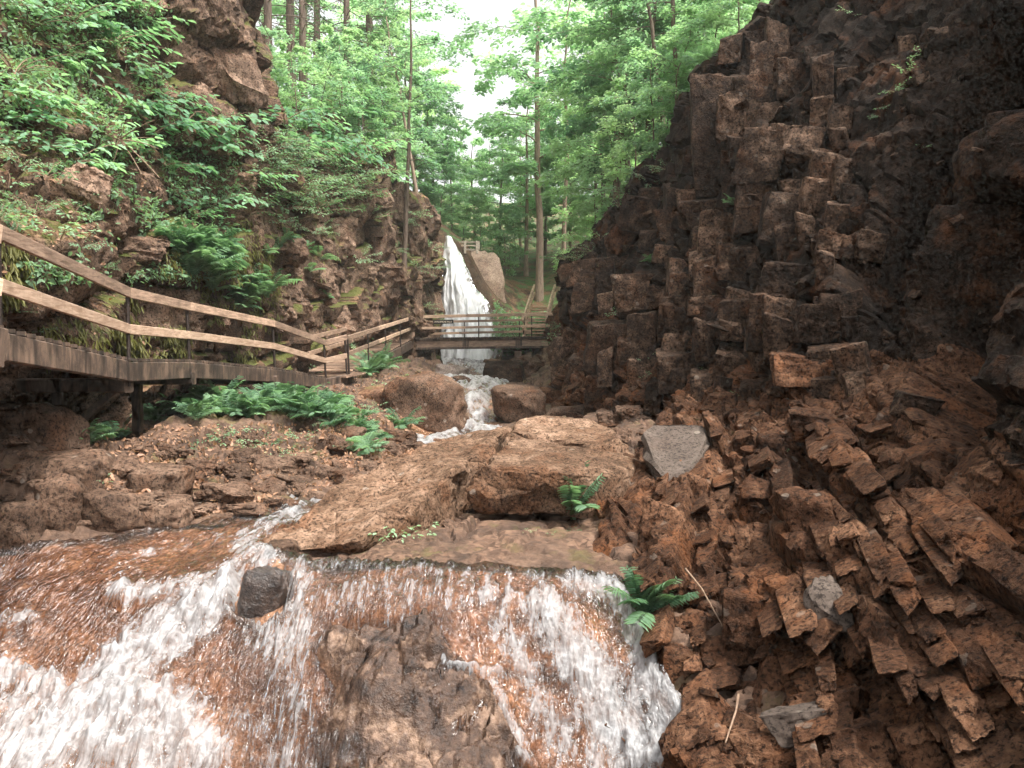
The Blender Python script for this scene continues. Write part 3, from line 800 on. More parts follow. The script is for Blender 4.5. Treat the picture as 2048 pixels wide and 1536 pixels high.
def set_uv(me, u, v):
    uvl = me.uv_layers.new(name="flow")
    li = np.empty(len(me.loops), np.int32); me.loops.foreach_get("vertex_index", li)
    uvl.data.foreach_set("uv", np.stack([u[li], v[li]], 1).astype(np.float32).ravel())
set_uv(wme, u_, v_)
stream = tag(link("stream", wme, WATER), "white foaming stream pouring over the brown rock ledge", kind="structure")

# upper reach: from the foot of the falls down between the boulders, behind the big slabs
cy = np.linspace(10.2, 41.5, 260); cs = np.linspace(-1, 1, 60)
cx = np.interp(cy, [10.2, 11.5, 13.5, 16, 19, 22, 27, 33, 41.5], [-2.9, -3.0, -2.6, -1.6, -1.0, -1.05, -1.3, -1.4, -2.3])
cw = np.interp(cy, [10.2, 12, 16, 19, 21, 24, 30, 36, 41.5], [.7, .8, 1.0, .75, .65, .9, 1.3, 1.6, 1.8])
cz = np.interp(cy, [10.2, 12, 16, 19.2, 20.5, 21.5, 24, 26, 30, 33, 41.5], [-2.24, -2.2, -2.2, -2.15, -1.95, -1.80, -1.70, -1.55, -1.42, -1.36, -1.25])
X2 = cx[:, None] + cs[None] * cw[:, None]; Y2 = np.repeat(cy[:, None], 60, 1); Z2 = np.repeat(cz[:, None], 60, 1)
V2 = np.stack([X2.ravel(), Y2.ravel(), Z2.ravel()], 1)
V2[:, 2] = np.where(V2[:, 1] > 16.5, np.maximum(V2[:, 2], floor_f(V2[:, :2]) + .14), V2[:, 2])
t2 = fbm(V2 * np.array([3.5, 1.4, 1]), 4, 66)
V2[:, 2] += .10 * t2 + .03 * fbm(V2 * 9, 2, 67) - .15 * np.abs(np.tile(cs, 260)) ** 3
ume = mk_mesh("upper_stream", V2, [grid_faces(260, 60)], True)
at = ume.attributes.new("foam", 'FLOAT', 'POINT'); at.data.foreach_set("value", np.clip(.95 + .35 * t2, 0, 1.2).astype(np.float32))
set_uv(ume, V2[:, 1] * 1.0, V2[:, 0] * .5)
tag(link("upper_stream", ume, WATER), "white water running between boulders from the foot of the falls", kind="structure")

# the falls
rows = [(474, 889, 903, 43.0), (482, 888, 908, 42.9), (500, 886, 919, 42.7), (525, 883, 930, 42.4), (550, 880, 941, 42.2), (580, 877, 956, 42.0), (620, 874, 984, 41.7), (660, 876, 1000, 41.4), (700, 880, 1004, 41.1), (740, 884, 1002, 40.8), (775, 888, 998, 40.4)]
ty = np.array([r[0] for r in rows]); nt_, ns_ = 220, 80
yy = np.linspace(474, 775, nt_)
xl = np.interp(yy, ty, [r[1] for r in rows]); xr = np.interp(yy, ty, [r[2] for r in rows]); dd = np.interp(yy, ty, [r[3] for r in rows])
ss = np.linspace(0, 1, ns_)
V3 = np.zeros((nt_, ns_, 3))
for i in range(nt_):
    a, b = P(xl[i], yy[i], dd[i]), P(xr[i], yy[i], dd[i])
    V3[i] = a + (b - a) * ss[:, None]
V3[:, :, 1] -= (np.sin(ss * np.pi) * .55)[None]
V3 = V3.reshape(-1, 3)
tt3 = fbm(V3 * np.array([2.6, 1.2, .8]), 4, 55)
V3[:, 1] += .14 * fbm(V3 * np.array([3.5, 1, .35]), 3, 56) + .05 * fbm(V3 * np.array([9, 3, 1.0]), 3, 57); V3[:, 0] += .10 * fbm(V3 * 1.4, 3, 58)
fme3 = mk_mesh("waterfall", V3, [grid_faces(nt_, ns_)], True)
edge = np.tile(np.clip(np.minimum(ss, 1 - ss) * 4.5, 0, 1), nt_)
at = fme3.attributes.new("foam", 'FLOAT', 'POINT'); at.data.foreach_set("value", np.clip(.42 + 1.15 * edge + .40 * tt3, 0, 1.8).astype(np.float32))
set_uv(fme3, V3[:, 2], V3[:, 0])
waterfall = tag(link("waterfall", fme3, WATER_FALL), "tall white waterfall dropping into the gorge behind the footbridge", kind="structure")

def hit(px, py, only=None):
    d = ray(px, py); best = None
    for i, b in enumerate(BVH):
        if only is not None and i not in only: continue
        l, nrm, idx, t = b.ray_cast(Vector((0, 0, 0)), d)
        if l is not None and (best is None or t < best[2]):
            if nrm.dot(d) > 0: nrm = -nrm
            best = (l, nrm, t)
    return best
def ground_z(x, y):
    best = None
    for b in BVH:
        l, nrm, idx, t = b.ray_cast(Vector((x, y, 30)), Vector((0, 0, -1)))
        if l is not None and (best is None or l.z > best): best = l.z
    if y > 36:
        z = float(hill_f(np.array([[x, y]]))[0])
        if best is None or z > best: best = z
    return best if best is not None else 0.0
# ---------------------------------------------------------------- stones of the right-hand cliff
def frame(yaw=0.0, dip=0.0, roll=0.0):
    """rotation whose local axes are: x along the strike, y across it, z up-dip"""
    B = Matrix((STRIKE, ACROSS, UPD)).transposed()
    return (B @ Euler((dip, roll, yaw)).to_matrix()).to_euler()

def face_cam(px, yaw=0.0, tilt=0.0, roll=0.0):
    """rotation with local x to the right in the picture, y away from the eye, z up"""
    return Euler((tilt, roll, yaw - math.atan((px - 1024) / FPX) * .5))

POOL = [rock_mesh("stone", 100 + i, dims=(1, 1, 1), jag=.22 + .16 * (i % 4) / 3, cuts=4, rough=.05, chamfer=.12 + .10 * (i % 3), extra=i % 4, shear=.30) for i in range(16)]
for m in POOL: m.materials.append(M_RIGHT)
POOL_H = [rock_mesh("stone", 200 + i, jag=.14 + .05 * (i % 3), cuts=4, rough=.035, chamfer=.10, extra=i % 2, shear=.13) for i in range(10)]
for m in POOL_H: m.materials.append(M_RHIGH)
POOL_S = [rock_mesh("stone", 240 + i, jag=.20 + .08 * (i % 3), cuts=4, rough=.032, chamfer=.16, extra=i % 3, shear=.20) for i in range(8)]
for m in POOL_S: m.materials.append(M_RIGHT)
SMALL = [hull_rock(300 + i, jag=.4, cuts=0, rough=0, chamfer=.2, shear=.4) for i in range(12)]

def rot_np(e): return np.array(e.to_matrix())

class Rubble:
    """many small stones in one mesh"""
    def __init__(s): s.mb = MB()
    def put(s, loc, e, dims, k):
        V, T = SMALL[k % 12]
        s.mb.add((V * np.asarray(dims)) @ rot_np(e).T + np.asarray(loc), None, T)

# the larger stones picked out one by one: (px, py, width px, height px, length along the gorge / width, roll in the picture, material)
heroes = [
    (1436, 285, 130, 225, .8, -.03, 'H'), (1538, 175, 78, 165, 1.0, .06, 'H'), (1462, 230, 60, 110, .8, -.05, 'H'), (1590, 140, 90, 60, 1.2, .1, 'H'),
    (1535, 330, 100, 110, 1.2, .25, 'H'), (1610, 290, 75, 70, 1.2, .3, 'H'), (1258, 468, 100, 66, 1.5, -.12, 'H'), (1345, 430, 46, 120, 1.0, .0, 'H'), (1420, 420, 110, 60, .9, .05, 'H'),
    (1240, 535, 190, 54, 1.0, -.08, 'H'), (1290, 590, 110, 70, 1.2, -.12, 'H'), (1362, 610, 50, 120, .8, .03, 'H'), (1400, 560, 40, 100, .9, .05, 'H'), (1440, 490, 90, 120, 1.0, .12, 'H'),
    (1180, 590, 100, 60, 1.2, -.15, 'H'), (1150, 545, 70, 50, 1.2, -.2, 'H'), (1485, 420, 50, 110, 1.0, .1, 'H'), (1570, 440, 130, 120, 1.1, .28, 'H'), (1640, 390, 80, 80, 1.3, .4, 'H'),
    (1580, 585, 130, 90, 1.2, .28, 'H'), (1655, 500, 70, 60, 1.2, .3, 'H'), (1530, 650, 70, 120, 1.0, .05, 'H'), (1215, 700, 110, 120, .9, .1, 'H'), (1290, 690, 60, 120, .9, -.05, 'H'), (1350, 700, 55, 80, 1.0, .1, 'H'),
    (1135, 715, 70, 110, 1.0, .0, 'H'), (1180, 790, 80, 36, 1.0, .15, 'R'), (1110, 790, 60, 40, 1.0, .1, 'R'), (1420, 700, 60, 90, 1.0, .06, 'H'), (1460, 640, 60, 80, 1.0, .1, 'H'),
    (1600, 730, 110, 70, 1.4, .35, 'R'), (1690, 740, 70, 100, 1.2, -.5, 'H'), (1610, 845, 80, 62, 1.2, .1, 'R'), (1545, 800, 60, 60, 1.0, .05, 'R'), (1500, 880, 70, 55, 1.2, .2, 'R'), (1440, 800, 70, 36, 1.2, .1, 'R'),
    (1540, 900, 56, 90, 1.1, -.05, 'R'), (1612, 1030, 105, 150, 1.3, -.12, 'R'), (1530, 985, 80, 60, 1.0, .2, 'R'), (1470, 1000, 60, 60, 1.0, .2, 'R'), (1395, 990, 40, 80, 1.0, .05, 'R'),
    (1320, 1050, 90, 100, 1.0, .0, 'R'), (1440, 1080, 46, 80, 1.2, -.15, 'R'), (1490, 1090, 40, 90, 1.2, -.25, 'R'), (1720, 1040, 60, 150, 1.6, -.5, 'R'), (1770, 940, 70, 60, 1.6, .7, 'R'),
    (1770, 1110, 60, 170, 1.8, -.6, 'R'), (1840, 1040, 60, 190, 1.8, -.75, 'R'), (1920, 1040, 110, 170, 2.0, -.8, 'R'), (1990, 1130, 90, 170, 2.0, -.75, 'R'), (1690, 1110, 50, 110, 1.4, -.35, 'R'),
    (1410, 1165, 90, 70, 1.2, .05, 'R'), (1480, 1220, 90, 110, 1.2, .0, 'R'), (1570, 1200, 80, 110, 1.0, -.2, 'R'), (1660, 1205, 80, 110, .9, -.55, 'G'), (1740, 1180, 60, 90, 1.4, -.5, 'R'),
    (1830, 1210, 60, 160, 1.8, -.7, 'R'), (1900, 1240, 80, 190, 2.0, -.75, 'R'), (1990, 1290, 90, 170, 2.0, -.75, 'R'), (1755, 1290, 80, 130, 1.5, -.6, 'R'), (1700, 1300, 60, 80, 1.2, -.4, 'R'),
    (1450, 1295, 130, 70, 1.2, -.15, 'R'), (1550, 1370, 90, 140, 1.3, .45, 'R'), (1625, 1330, 60, 90, 1.2, .1, 'R'), (1610, 1440, 140, 70, 1.0, -.35, 'G2'), (1690, 1400, 90, 70, 1.2, -.3, 'R'),
    (1390, 1300, 50, 70, 1.0, .05, 'R'), (1320, 1260, 60, 70, 1.0, .0, 'R'), (1340, 1330, 70, 100, 1.0, .05, 'R'), (1390, 1420, 70, 90, 1.0, .1, 'R'), (1480, 1450, 70, 70, 1.0, .1, 'R'), (1560, 1500, 200, 70, 1.0, .0, 'R'),
    (1440, 1510, 80, 80, 1.0, .0, 'R'), (1800, 1390, 70, 150, 1.6, -.65, 'R'), (1890, 1400, 80, 150, 1.8, -.7, 'R'), (1980, 1450, 90, 150, 1.8, -.7, 'R'), (1720, 1480, 110, 80, 1.3, -.3, 'R'), (1820, 1500, 90, 90, 1.4, -.5, 'R'), (1930, 1530, 110, 90, 1.5, -.5, 'R'),
    (1380, 880, 60, 40, 1.0, .0, 'R'), (1860, 900, 90, 50, 1.6, .6, 'H'), (1940, 940, 110, 60, 1.8, .7, 'H'), (1830, 800, 80, 60, 1.4, .5, 'H'), (1760, 850, 60, 80, 1.4, .3, 'R'), (1690, 870, 40, 80, 1.2, -.3, 'R'),
]
pool_g = []
for m in POOL[:4]:
    c = m.copy(); c.materials.clear(); c.materials.append(M_GREY); pool_g.append(c)
nst = 0
for k, (px, py, w, h, ln, roll, mt) in enumerate(heroes):
    g = hit(px, py, (0, 2))
    if g is None: continue
    loc, nrm, t = g; s = loc.y / FPX
    me = (POOL_H[k % 10] if mt == 'H' else pool_g[k % 4] if mt[0] == 'G' else POOL[k % 16])
    wx, hz = w * s / 2 * 1.12, h * s / 2 * 1.12
    lower = mt != 'H' and py > 950
    dep = max(min(wx, hz) * ln, .12)
    e = face_cam(px, yaw=random.uniform(-.30, -.05), tilt=random.uniform(-.55, -.25) if lower else random.uniform(-.10, .06), roll=roll * (1 if lower else .6))
    c = loc - nrm * dep * (.30 if lower else .35)
    if ln < 1.5 and mt == 'R' and py > 980 and k % 3 == 0: ln = 1.6
    if ln >= 1.5:                                   # long sheets running along the gorge
        L2 = h * s * 1.15
        link("stone", POOL_S[k % 8], None, cliff_r, loc - nrm * .08, frame(random.uniform(-.08, .08), random.uniform(-.75, -.35), random.uniform(-.06, .06)), (L2, w * s * .42, w * s * .30)); nst += 1
        continue
    link("stone", me, None, cliff_r, c, e, (wx, dep, hz)); nst += 1

# the rest of the broken rock, laid along the strike of the sheets
rub = Rubble()
wallrub = Rubble()
r = random.Random(5)
def reg(px, py):
    """how blocky the cliff is at this place of the picture: 0 bare wall .. 1 pile of stones"""
    if px > 1700 + max(0, (py - 750)) * .55: return .04 if py < 900 else .30
    return 1.0
SIL = ([0, 160, 340, 440, 500, 640, 780, 850, 1000, 1180, 1300, 1536], [1500, 1390, 1365, 1230, 1150, 1135, 1120, 1220, 1290, 1270, 1310, 1460])
cand = []
yv = 110
while yv < 1536:
    xv = 1110
    while xv < 2060:
        cand.append((xv + r.uniform(-22, 22), yv + r.uniform(-22, 22))); xv += 58
    yv += 56
r.shuffle(cand)
cand.sort(key=lambda c: 0 if c[1] < 800 or c[0] > 1600 else 1)
for (px, py) in cand:
    if px < np.interp(py, *SIL) + 12 or r.random() > reg(px, py) or nst >= 298: continue
    g = hit(px, py, (0,))
    if g is None: continue
    loc, nrm, t = g; s = loc.y / FPX
    if py < 790:                                    # upright jointed blocks
        w, h = r.uniform(34, 84) * s / 2, r.uniform(40, 110) * s / 2
        d_ = max(w, h) * r.uniform(.6, 1.2)
        link("stone", r.choice(POOL_H), None, cliff_r, loc - nrm * min(w, d_) * .45, frame(r.uniform(-.18, .18), r.uniform(-.16, .14), r.uniform(-.14, .14)), (d_, w, h)); nst += 1
    else:                                           # long sheets lying along the strike
        w = r.uniform(16, 40) * s; L_ = w * r.uniform(3.5, 8.0)
        link("stone", r.choice(POOL_S), None, cliff_r, loc - nrm * w * .22, frame(r.uniform(-.05, .05), r.uniform(-.70, -.35), r.uniform(-.06, .06)), (min(L_ * .6, 1.1), w * r.uniform(.7, 1.2), w * r.uniform(.28, .6))); nst += 1
for k in range(1500):
    px, py = r.uniform(1110, 2060), r.uniform(60, 1540)
    sil = np.interp(py, [0, 160, 340, 440, 500, 640, 780, 850, 1000, 1180, 1300, 1536], [1500, 1390, 1365, 1230, 1150, 1135, 1120, 1200, 1285, 1265, 1300, 1430])
    if px < sil or r.random() > max(reg(px, py), .4): continue
    g = hit(px, py, (0, 2))
    if g is None: continue
    loc, nrm, t = g; s = loc.y / FPX
    if py < 760 and r.random() < .55: continue
    size = (4 + 20 * r.random() ** 3) * s
    e = Euler((r.uniform(-.8, .8), r.uniform(-.8, .8), r.uniform(0, 6.3))) if nrm.z > .5 else frame(r.uniform(-.4, .4), r.uniform(-.6, .3), r.uniform(-.4, .4))
    (rub if py > 760 else wallrub).put(loc - nrm * size * .1, e, (size * r.uniform(.7, 1.6), size * r.uniform(.5, 1), size * r.uniform(.3, .8)), k)
o = link("rubble", rub.mb.mesh("rubble", False), M_RIGHT, cliff_r); o["kind"] = "stuff"
o = link("rock_chips", wallrub.mb.mesh("rock_chips", False), M_RHIGH, cliff_r); o["kind"] = "stuff"

# ---------------------------------------------------------------- stones of the left-hand cliff and bank
POOL_L = []
for i in range(10):
    m = rock_mesh("stone", 500 + i, jag=.30, cuts=4, rough=.10, chamfer=.25, extra=2 + i % 3, shear=.28); m.materials.append(M_LSTONE); POOL_L.append(m)
lst = [  # (px, py, w, h, roll)
    (480, 110, 90, 190, -.1), (420, 60, 110, 140, .45), (340, 120, 120, 110, .5), (430, 210, 130, 110, .5), (330, 200, 90, 80, .4), (490, 270, 90, 120, .3), (400, 300, 120, 80, .3),
    (232, 440, 150, 130, .45), (262, 500, 110, 60, .1), (150, 400, 90, 80, .4),
    (560, 330, 110, 80, .2), (640, 360, 100, 90, .1), (720, 380, 90, 110, .0), (765, 330, 50, 110, .0),
    (700, 480, 70, 90, .05), (745, 470, 60, 110, .0), (770, 560, 70, 120, .0), (700, 570, 80, 110, .05), (650, 560, 70, 90, .1), (740, 640, 70, 80, .0), (680, 640, 80, 70, .05),
    (820, 470, 50, 90, .0), (850, 520, 50, 110, -.1), (870, 590, 40, 90, -.1), (830, 600, 60, 110, .0), (860, 460, 50, 70, -.1), (610, 620, 80, 60, .1), (570, 560, 80, 70, .1), (810, 680, 60, 60, 0), (780, 690, 60, 50, 0),
    (545, 655, 60, 30, .2), (600, 500, 70, 60, .1), (520, 480, 60, 60, .2), (640, 430, 60, 60, .1), (790, 400, 40, 90, 0), (480, 400, 80, 70, .2),
]
for k, (px, py, w, h, roll) in enumerate(lst):
    g = hit(px, py, (1,))
    if g is None: continue
    loc, nrm, t = g; s = loc.y / FPX
    dep = min(w, h) * s * .5
    e = face_cam(px, yaw=random.uniform(.2, .7), tilt=random.uniform(-.2, .1), roll=roll)
    link("stone", POOL_L[k % 10], None, cliff_l, loc - nrm * dep * .80, e, (w * s * .54, dep, h * s * .54))
for k in range(90):
    px, py = r.uniform(250, 890), r.uniform(60, 700)
    top = np.interp(px, [250, 510, 560, 790, 890], [40, 150, 320, 330, 480])
    if py < top: continue
    g = hit(px, py, (1,))
    if g is None: continue
    loc, nrm, t = g; s = loc.y / FPX; size = r.uniform(12, 30) * s
    link("stone", r.choice(POOL_L), None, cliff_l, loc - nrm * size * .6, face_cam(px, r.uniform(-.3, .8), r.uniform(-.3, .2), r.uniform(-.2, .4)), (size * r.uniform(.8, 1.5), size, size * r.uniform(.7, 1.4)))

# bank stones: children of the streambed
POOL_B = []
for i in range(10):
    m = rock_mesh("stone", 700 + i, jag=.28, cuts=4, rough=.08, chamfer=.25, extra=2 + i % 3, round_=.15, shear=.25); m.materials.append(M_BOULDER); POOL_B.append(m)
bank = [(300, 1005, 70, 30, 0), (390, 1020, 60, 26, 0), (470, 990, 70, 30, .1), (500, 1020, 70, 20, .1), (430, 985, 60, 30, .1), (580, 1015, 40, 26, 0), (545, 985, 70, 24, .1), (610, 970, 80, 34, .1), (650, 955, 60, 30, 0),
        (330, 960, 100, 40, .1), (540, 940, 90, 40, .1), (470, 945, 80, 30, 0), (250, 945, 70, 40, 0), (690, 955, 50, 26, 0), (390, 940, 80, 30, 0), (600, 925, 70, 30, 0), (640, 1000, 50, 20, 0), (420, 1045, 70, 18, 0),
        (700, 880, 60, 40, 0), (770, 900, 70, 30, 0), (800, 880, 60, 30, .1), (740, 940, 50, 24, .2), (830, 900, 60, 24, 0), (880, 890, 70, 20, 0), (980, 730, 30, 16, 0), (905, 745, 40, 26, 0), (925, 765, 40, 20, 0), (1060, 740, 70, 50, 0), (1005, 750, 70, 44, 0),
        (1215, 850, 40, 40, .1), (1240, 875, 40, 30, .2), (1265, 830, 70, 30, 0), (900, 700, 30, 20, 0), (1330, 830, 60, 30, .1), (1240, 810, 50, 26, 0)]
for k, (px, py, w, h, roll) in enumerate(bank):
    g = hit(px, py, (2,))
    if g is None: continue
    loc, nrm, t = g; s = loc.y / FPX
    link("stone", POOL_B[k % 10], None, streambed, loc + Vector((0, 0, h * s * .05)), Euler((random.uniform(-.2, .2), roll, random.uniform(-.6, .6))), (w * s * .55, w * s * .5, h * s * .62))
for k in range(110):
    px, py = r.uniform(0, 780), r.uniform(880, 1060)
    if py > np.interp(px, [0, 250, 420, 600, 780], [1090, 1065, 1045, 1000, 930]): continue
    g = hit(px, py, (2,))
    if g is None: continue
    loc, nrm, t = g; s = loc.y / FPX; size = r.uniform(8, 24) * s
    link("stone", r.choice(POOL_B), None, streambed, loc, Euler((r.uniform(-.3, .3), r.uniform(-.3, .3), r.uniform(0, 6.3))), (size * r.uniform(.8, 1.5), size, size * r.uniform(.5, .8)))

# ---------------------------------------------------------------- boulders that stand out
def free_rock(name, top, drop, seed, mat, label, rough=.04, jitter=.03, sub=4, cat="boulder", taper=.92, ragged=1.0):
    """A rock from the outline of its top face: world points, `drop` metres deep (a number or one per point)."""
    top = np.array(top, float); n = len(top)
    dr = np.full(n, drop) if np.isscalar(drop) else np.array(drop)
    rj = np.random.default_rng(seed + 5)
    t2_, d2_ = [], []
    for i in range(n):                               # break the straight edges
        a_, b_ = top[i], top[(i + 1) % n]; m_ = max(1, int(np.linalg.norm(b_ - a_) / .34))
        for q_ in range(m_):
            f_ = q_ / m_; t2_.append(a_ + (b_ - a_) * f_ + (rj.normal(size=3) * np.array([.05, .05, .012]) * ragged if q_ else 0)); d2_.append(dr[i] * (1 - f_) + dr[(i + 1) % n] * f_)
    top = np.array(t2_); dr = np.array(d2_); n = len(top)
    cen = top.mean(0); bot = cen + (top - cen) * taper; bot[:, 2] = top[:, 2] - dr
    rr = np.random.default_rng(seed)
    mid = top * .5 + bot * .5; mid += rr.normal(size=mid.shape) * jitter
    mid[:, :2] = cen[:2] + (mid[:, :2] - cen[:2]) * 1.02
    inner = cen + (top - cen) * .93; inner[:, 2] = top[:, 2] + rr.normal(size=n) * .012 + .02
    bm = bmesh.new()
    T = [bm.verts.new(p) for p in inner]; A = [bm.verts.new(p) for p in top - np.array([0, 0, .03])]; M = [bm.verts.new(p) for p in mid]; B = [bm.verts.new(p) for p in bot]
    bm.faces.new(T); bm.faces.new(B[::-1])
    for X, Y in ((T, A), (A, M), (M, B)):
        for i in range(n): bm.faces.new((X[i], Y[i], Y[(i + 1) % n], X[(i + 1) % n]))
    bmesh.ops.recalc_face_normals(bm, faces=bm.faces)
    bmesh.ops.triangulate(bm, faces=bm.faces, ngon_method='EAR_CLIP')
    for q in range(sub):
        lim = .9 / (1.75 ** q)
        es = [e for e in bm.edges if e.calc_length() > lim]
        if es: bmesh.ops.subdivide_edges(bm, edges=es, cuts=1)
        bmesh.ops.triangulate(bm, faces=bm.faces)
    for q in range(3 if ragged > .5 else 0): bmesh.ops.smooth_vert(bm, verts=bm.verts, factor=.5, use_axis_x=True, use_axis_y=True, use_axis_z=True)
    bm.normal_update()
    V = np.array([v.co[:] for v in bm.verts]); Nn = np.array([v.normal[:] for v in bm.verts])
    d = rough * (fbm(V * 1.7, 4, seed) + .5 * fbm(V * 6, 3, seed + 4))
    off, f1, f2, r1, r2, r3 = cells(V / np.array([.8, .55, .3]), seed + 8)
    d += rough * 1.6 * ((r1 - .5) + off[:, 0] * (r2 - .5)) * np.clip(1.35 - np.abs(Nn[:, 2]), .45, 1)
    d -= rough * .9 * np.clip(1 - (f2 - f1) / .03, 0, 1)
    V = V + Nn * d[:, None]
    base = np.array([cen[0], cen[1], bot[:, 2].min()])
    F = np.array([[v.index for v in f.verts] for f in bm.faces]); bm.free()
    o = link(name, mk_mesh(name, V - base, [F], True, .5), mat, loc=base)
    keep_bvh(V, F)
    return tag(o, label, cat)

slab_a = free_rock("slab", [P(520, 1085, 8.9), P(600, 1040, 9.4), P(660, 985, 10.1), P(780, 922, 11.3), P(900, 880, 12.9), P(1000, 858, 14.2), P(1030, 864, 13.4), P(985, 895, 11.6), P(935, 932, 10.15), P(888, 968, 9.55), P(845, 1008, 9.1), P(775, 1058, 8.65), P(700, 1088, 8.4), P(630, 1100, 8.5), P(560, 1098, 8.7)],
                   [.25, .3, .4, .5, .6, .7, .8, .85, .95, .9, .75, .5, .32, .26, .22], 21, M_SLAB, "long sloping tan rock slab between the stream and the big flat slab", rough=.055, cat="rock slab")
slab_b = free_rock("slab", [P(945, 936, 9.8), P(1000, 900, 11.0), P(1025, 868, 12.6), P(1040, 853, 13.8), P(1110, 848, 14.2), P(1185, 852, 14.0), P(1215, 872, 13.0), P(1255, 900, 11.8), P(1280, 925, 10.8), P(1250, 948, 10.0), P(1180, 945, 9.75), P(1060, 938, 9.7)],
                   [.60, .7, .8, .8, .8, .8, .8, .8, .75, .66, .62, .62], 22, M_SLAB, "thick flat-topped slab with a dark vertical front face in midstream", rough=.045, cat="rock slab", taper=.98)
capst = free_rock("slab", [P(1022, 880, 12.1), P(1035, 856, 13.4), P(1110, 848, 14.2), P(1190, 852, 14.0), P(1232, 878, 12.6), P(1252, 905, 11.5), P(1215, 910, 11.4), P(1130, 897, 11.8), P(1060, 888, 12.0)],
                   .34, 23, M_SLAB, "pale lichen-spotted step on the back of the big flat slab", rough=.045, cat="rock slab")
capst.location.z += .13
slab_a.location.z += .06
grey = free_rock("slab", [P(1282, 872, 10.9), P(1305, 853, 11.3), P(1408, 854, 11.0), P(1416, 880, 10.6), P(1388, 940, 9.9), P(1335, 960, 9.75), P(1305, 925, 10.1)],
                 .22, 24, M_GREY, "smooth grey angular slab leaning at the foot of the dark cliff", rough=.010, cat="rock slab", taper=.95, ragged=.2)
small = free_rock("stone_block", [P(880, 1040, 9.3), P(900, 1035, 9.5), P(925, 1045, 9.45), P(915, 1060, 9.2), P(890, 1062, 9.15)], .14, 25, M_BOULDER, "small pale block in the gap below the two slabs", rough=.012, cat="stone")

def boulder(px0, px1, py0, py1, Y, seed, mat, label, depth=.8, sink=.2, round_=.55, jag=.12, rough=.05, rot=0.0, sub=4):
    a = P((px0 + px1) / 2, py1, Y); s = Y / FPX
    w, h = (px1 - px0) * s / 2, (py1 - py0) * s / 2 * (1 + sink)
    m = rock_mesh("boulder", seed, jag=jag, cuts=sub, rough=rough, chamfer=.3, extra=10, round_=round_, sharp=.9, shear=.15, smooth=int(round_ * 9))
    m.materials.append(mat)
    me = m
    V = np.empty(len(me.vertices) * 3, np.float32); me.vertices.foreach_get("co", V); V = V.reshape(-1, 3)
    me.vertices.foreach_set("co", (V * np.array([w, w * depth, h]) + np.array([0, w * depth, h * (1 - 2 * sink / (1 + sink))])).astype(np.float32).ravel()); me.update()
    o = link("boulder", me, None, loc=a, rot=(0, 0, rot))
    return tag(o, label, "boulder")

boulder(978, 1102, 764, 856, 20.5, 31, M_BOULDER, "large rounded brown boulder beside the white water below the bridge", .8, .1, .7, .15)
boulder(1096, 1216, 808, 862, 18.5, 32, M_BOULDER, "low rounded boulder just in front of the dark cliff", .7, .3, .6)
boulder(735, 926, 742, 884, 19.2, 33, M_BOULDER, "broad humped boulder littered with leaves opposite the round boulder", .9, .15, .75, .2, .06, rot=-.2)
boulder(690, 800, 770, 860, 19.8, 34, M_BANK, "leaf-covered hump of rock among the ferns by the landing", .9, .3, .6)
boulder(864, 940, 728, 768, 31, 35, M_PALE, "pale wet boulder under the bridge at the edge of the falls", .8, .3, .4)
boulder(895, 942, 760, 796, 27, 36, M_PALE, "small wet angular boulder in the white water", .8, .3, .3, .3)
boulder(970, 1052, 722, 778, 29, 37, M_RHIGH, "dark square rock under the green bank by the stream", .7, .3, .1, .1)
boulder(474, 572, 1128, 1275, 7.45, 38, M_WET, "dark wet rock splitting the water at the lip of the ledge", .7, .12, .18, .25)
boulder(-60, 132, 800, 940, 10.2, 39, M_BOULDER, "big boulder at the edge of the picture under the walkway", .8, .2, .45)
boulder(-30, 190, 905, 1010, 9.7, 40, M_BOULDER, "wide brown boulder with hanging roots on the near bank", .8, .2, .35, .2)
boulder(118, 200, 905, 985, 9.95, 41, M_BOULDER, "smaller rounded boulder wedged behind the wide brown one", .8, .2, .45)
boulder(240, 362, 935, 1010, 10.1, 42, M_BOULDER, "square-faced boulder in the row above the water", .8, .2, .15, .16)
boulder(50, 145, 955, 1070, 9.2, 43, M_BOULDER, "upright block of rock at the water's edge", .8, .2, .2, .2)
boulder(140, 262, 985, 1078, 9.4, 44, M_BOULDER, "rounded block beside the upright one at the water's edge", .8, .2, .3, .2)
boulder(238, 372, 1003, 1068, 9.7, 45, M_BOULDER, "long low block with a wet foot ending the row of bank boulders", .8, .2, .25, .15)
boulder(-60, 62, 1000, 1120, 8.9, 46, M_BOULDER, "dark boulder cut by the picture's edge beside the water", .9, .2, .3, .2)
boulder(868, 1006, 486, 668, 44.0, 47, M_DOME, "bare pale rock dome beside the top of the waterfall", .7, .25, .40, .18, .07)
boulder(845, 985, 520, 800, 45.2, 48, M_DOME, "rock face behind the waterfall", .6, .1, .2, .1, .03)
boulder(524, 590, 1085, 1120, 8.55, 49, M_BOULDER, "small dark rock at the pointed end of the long slab", .8, .3, .35)
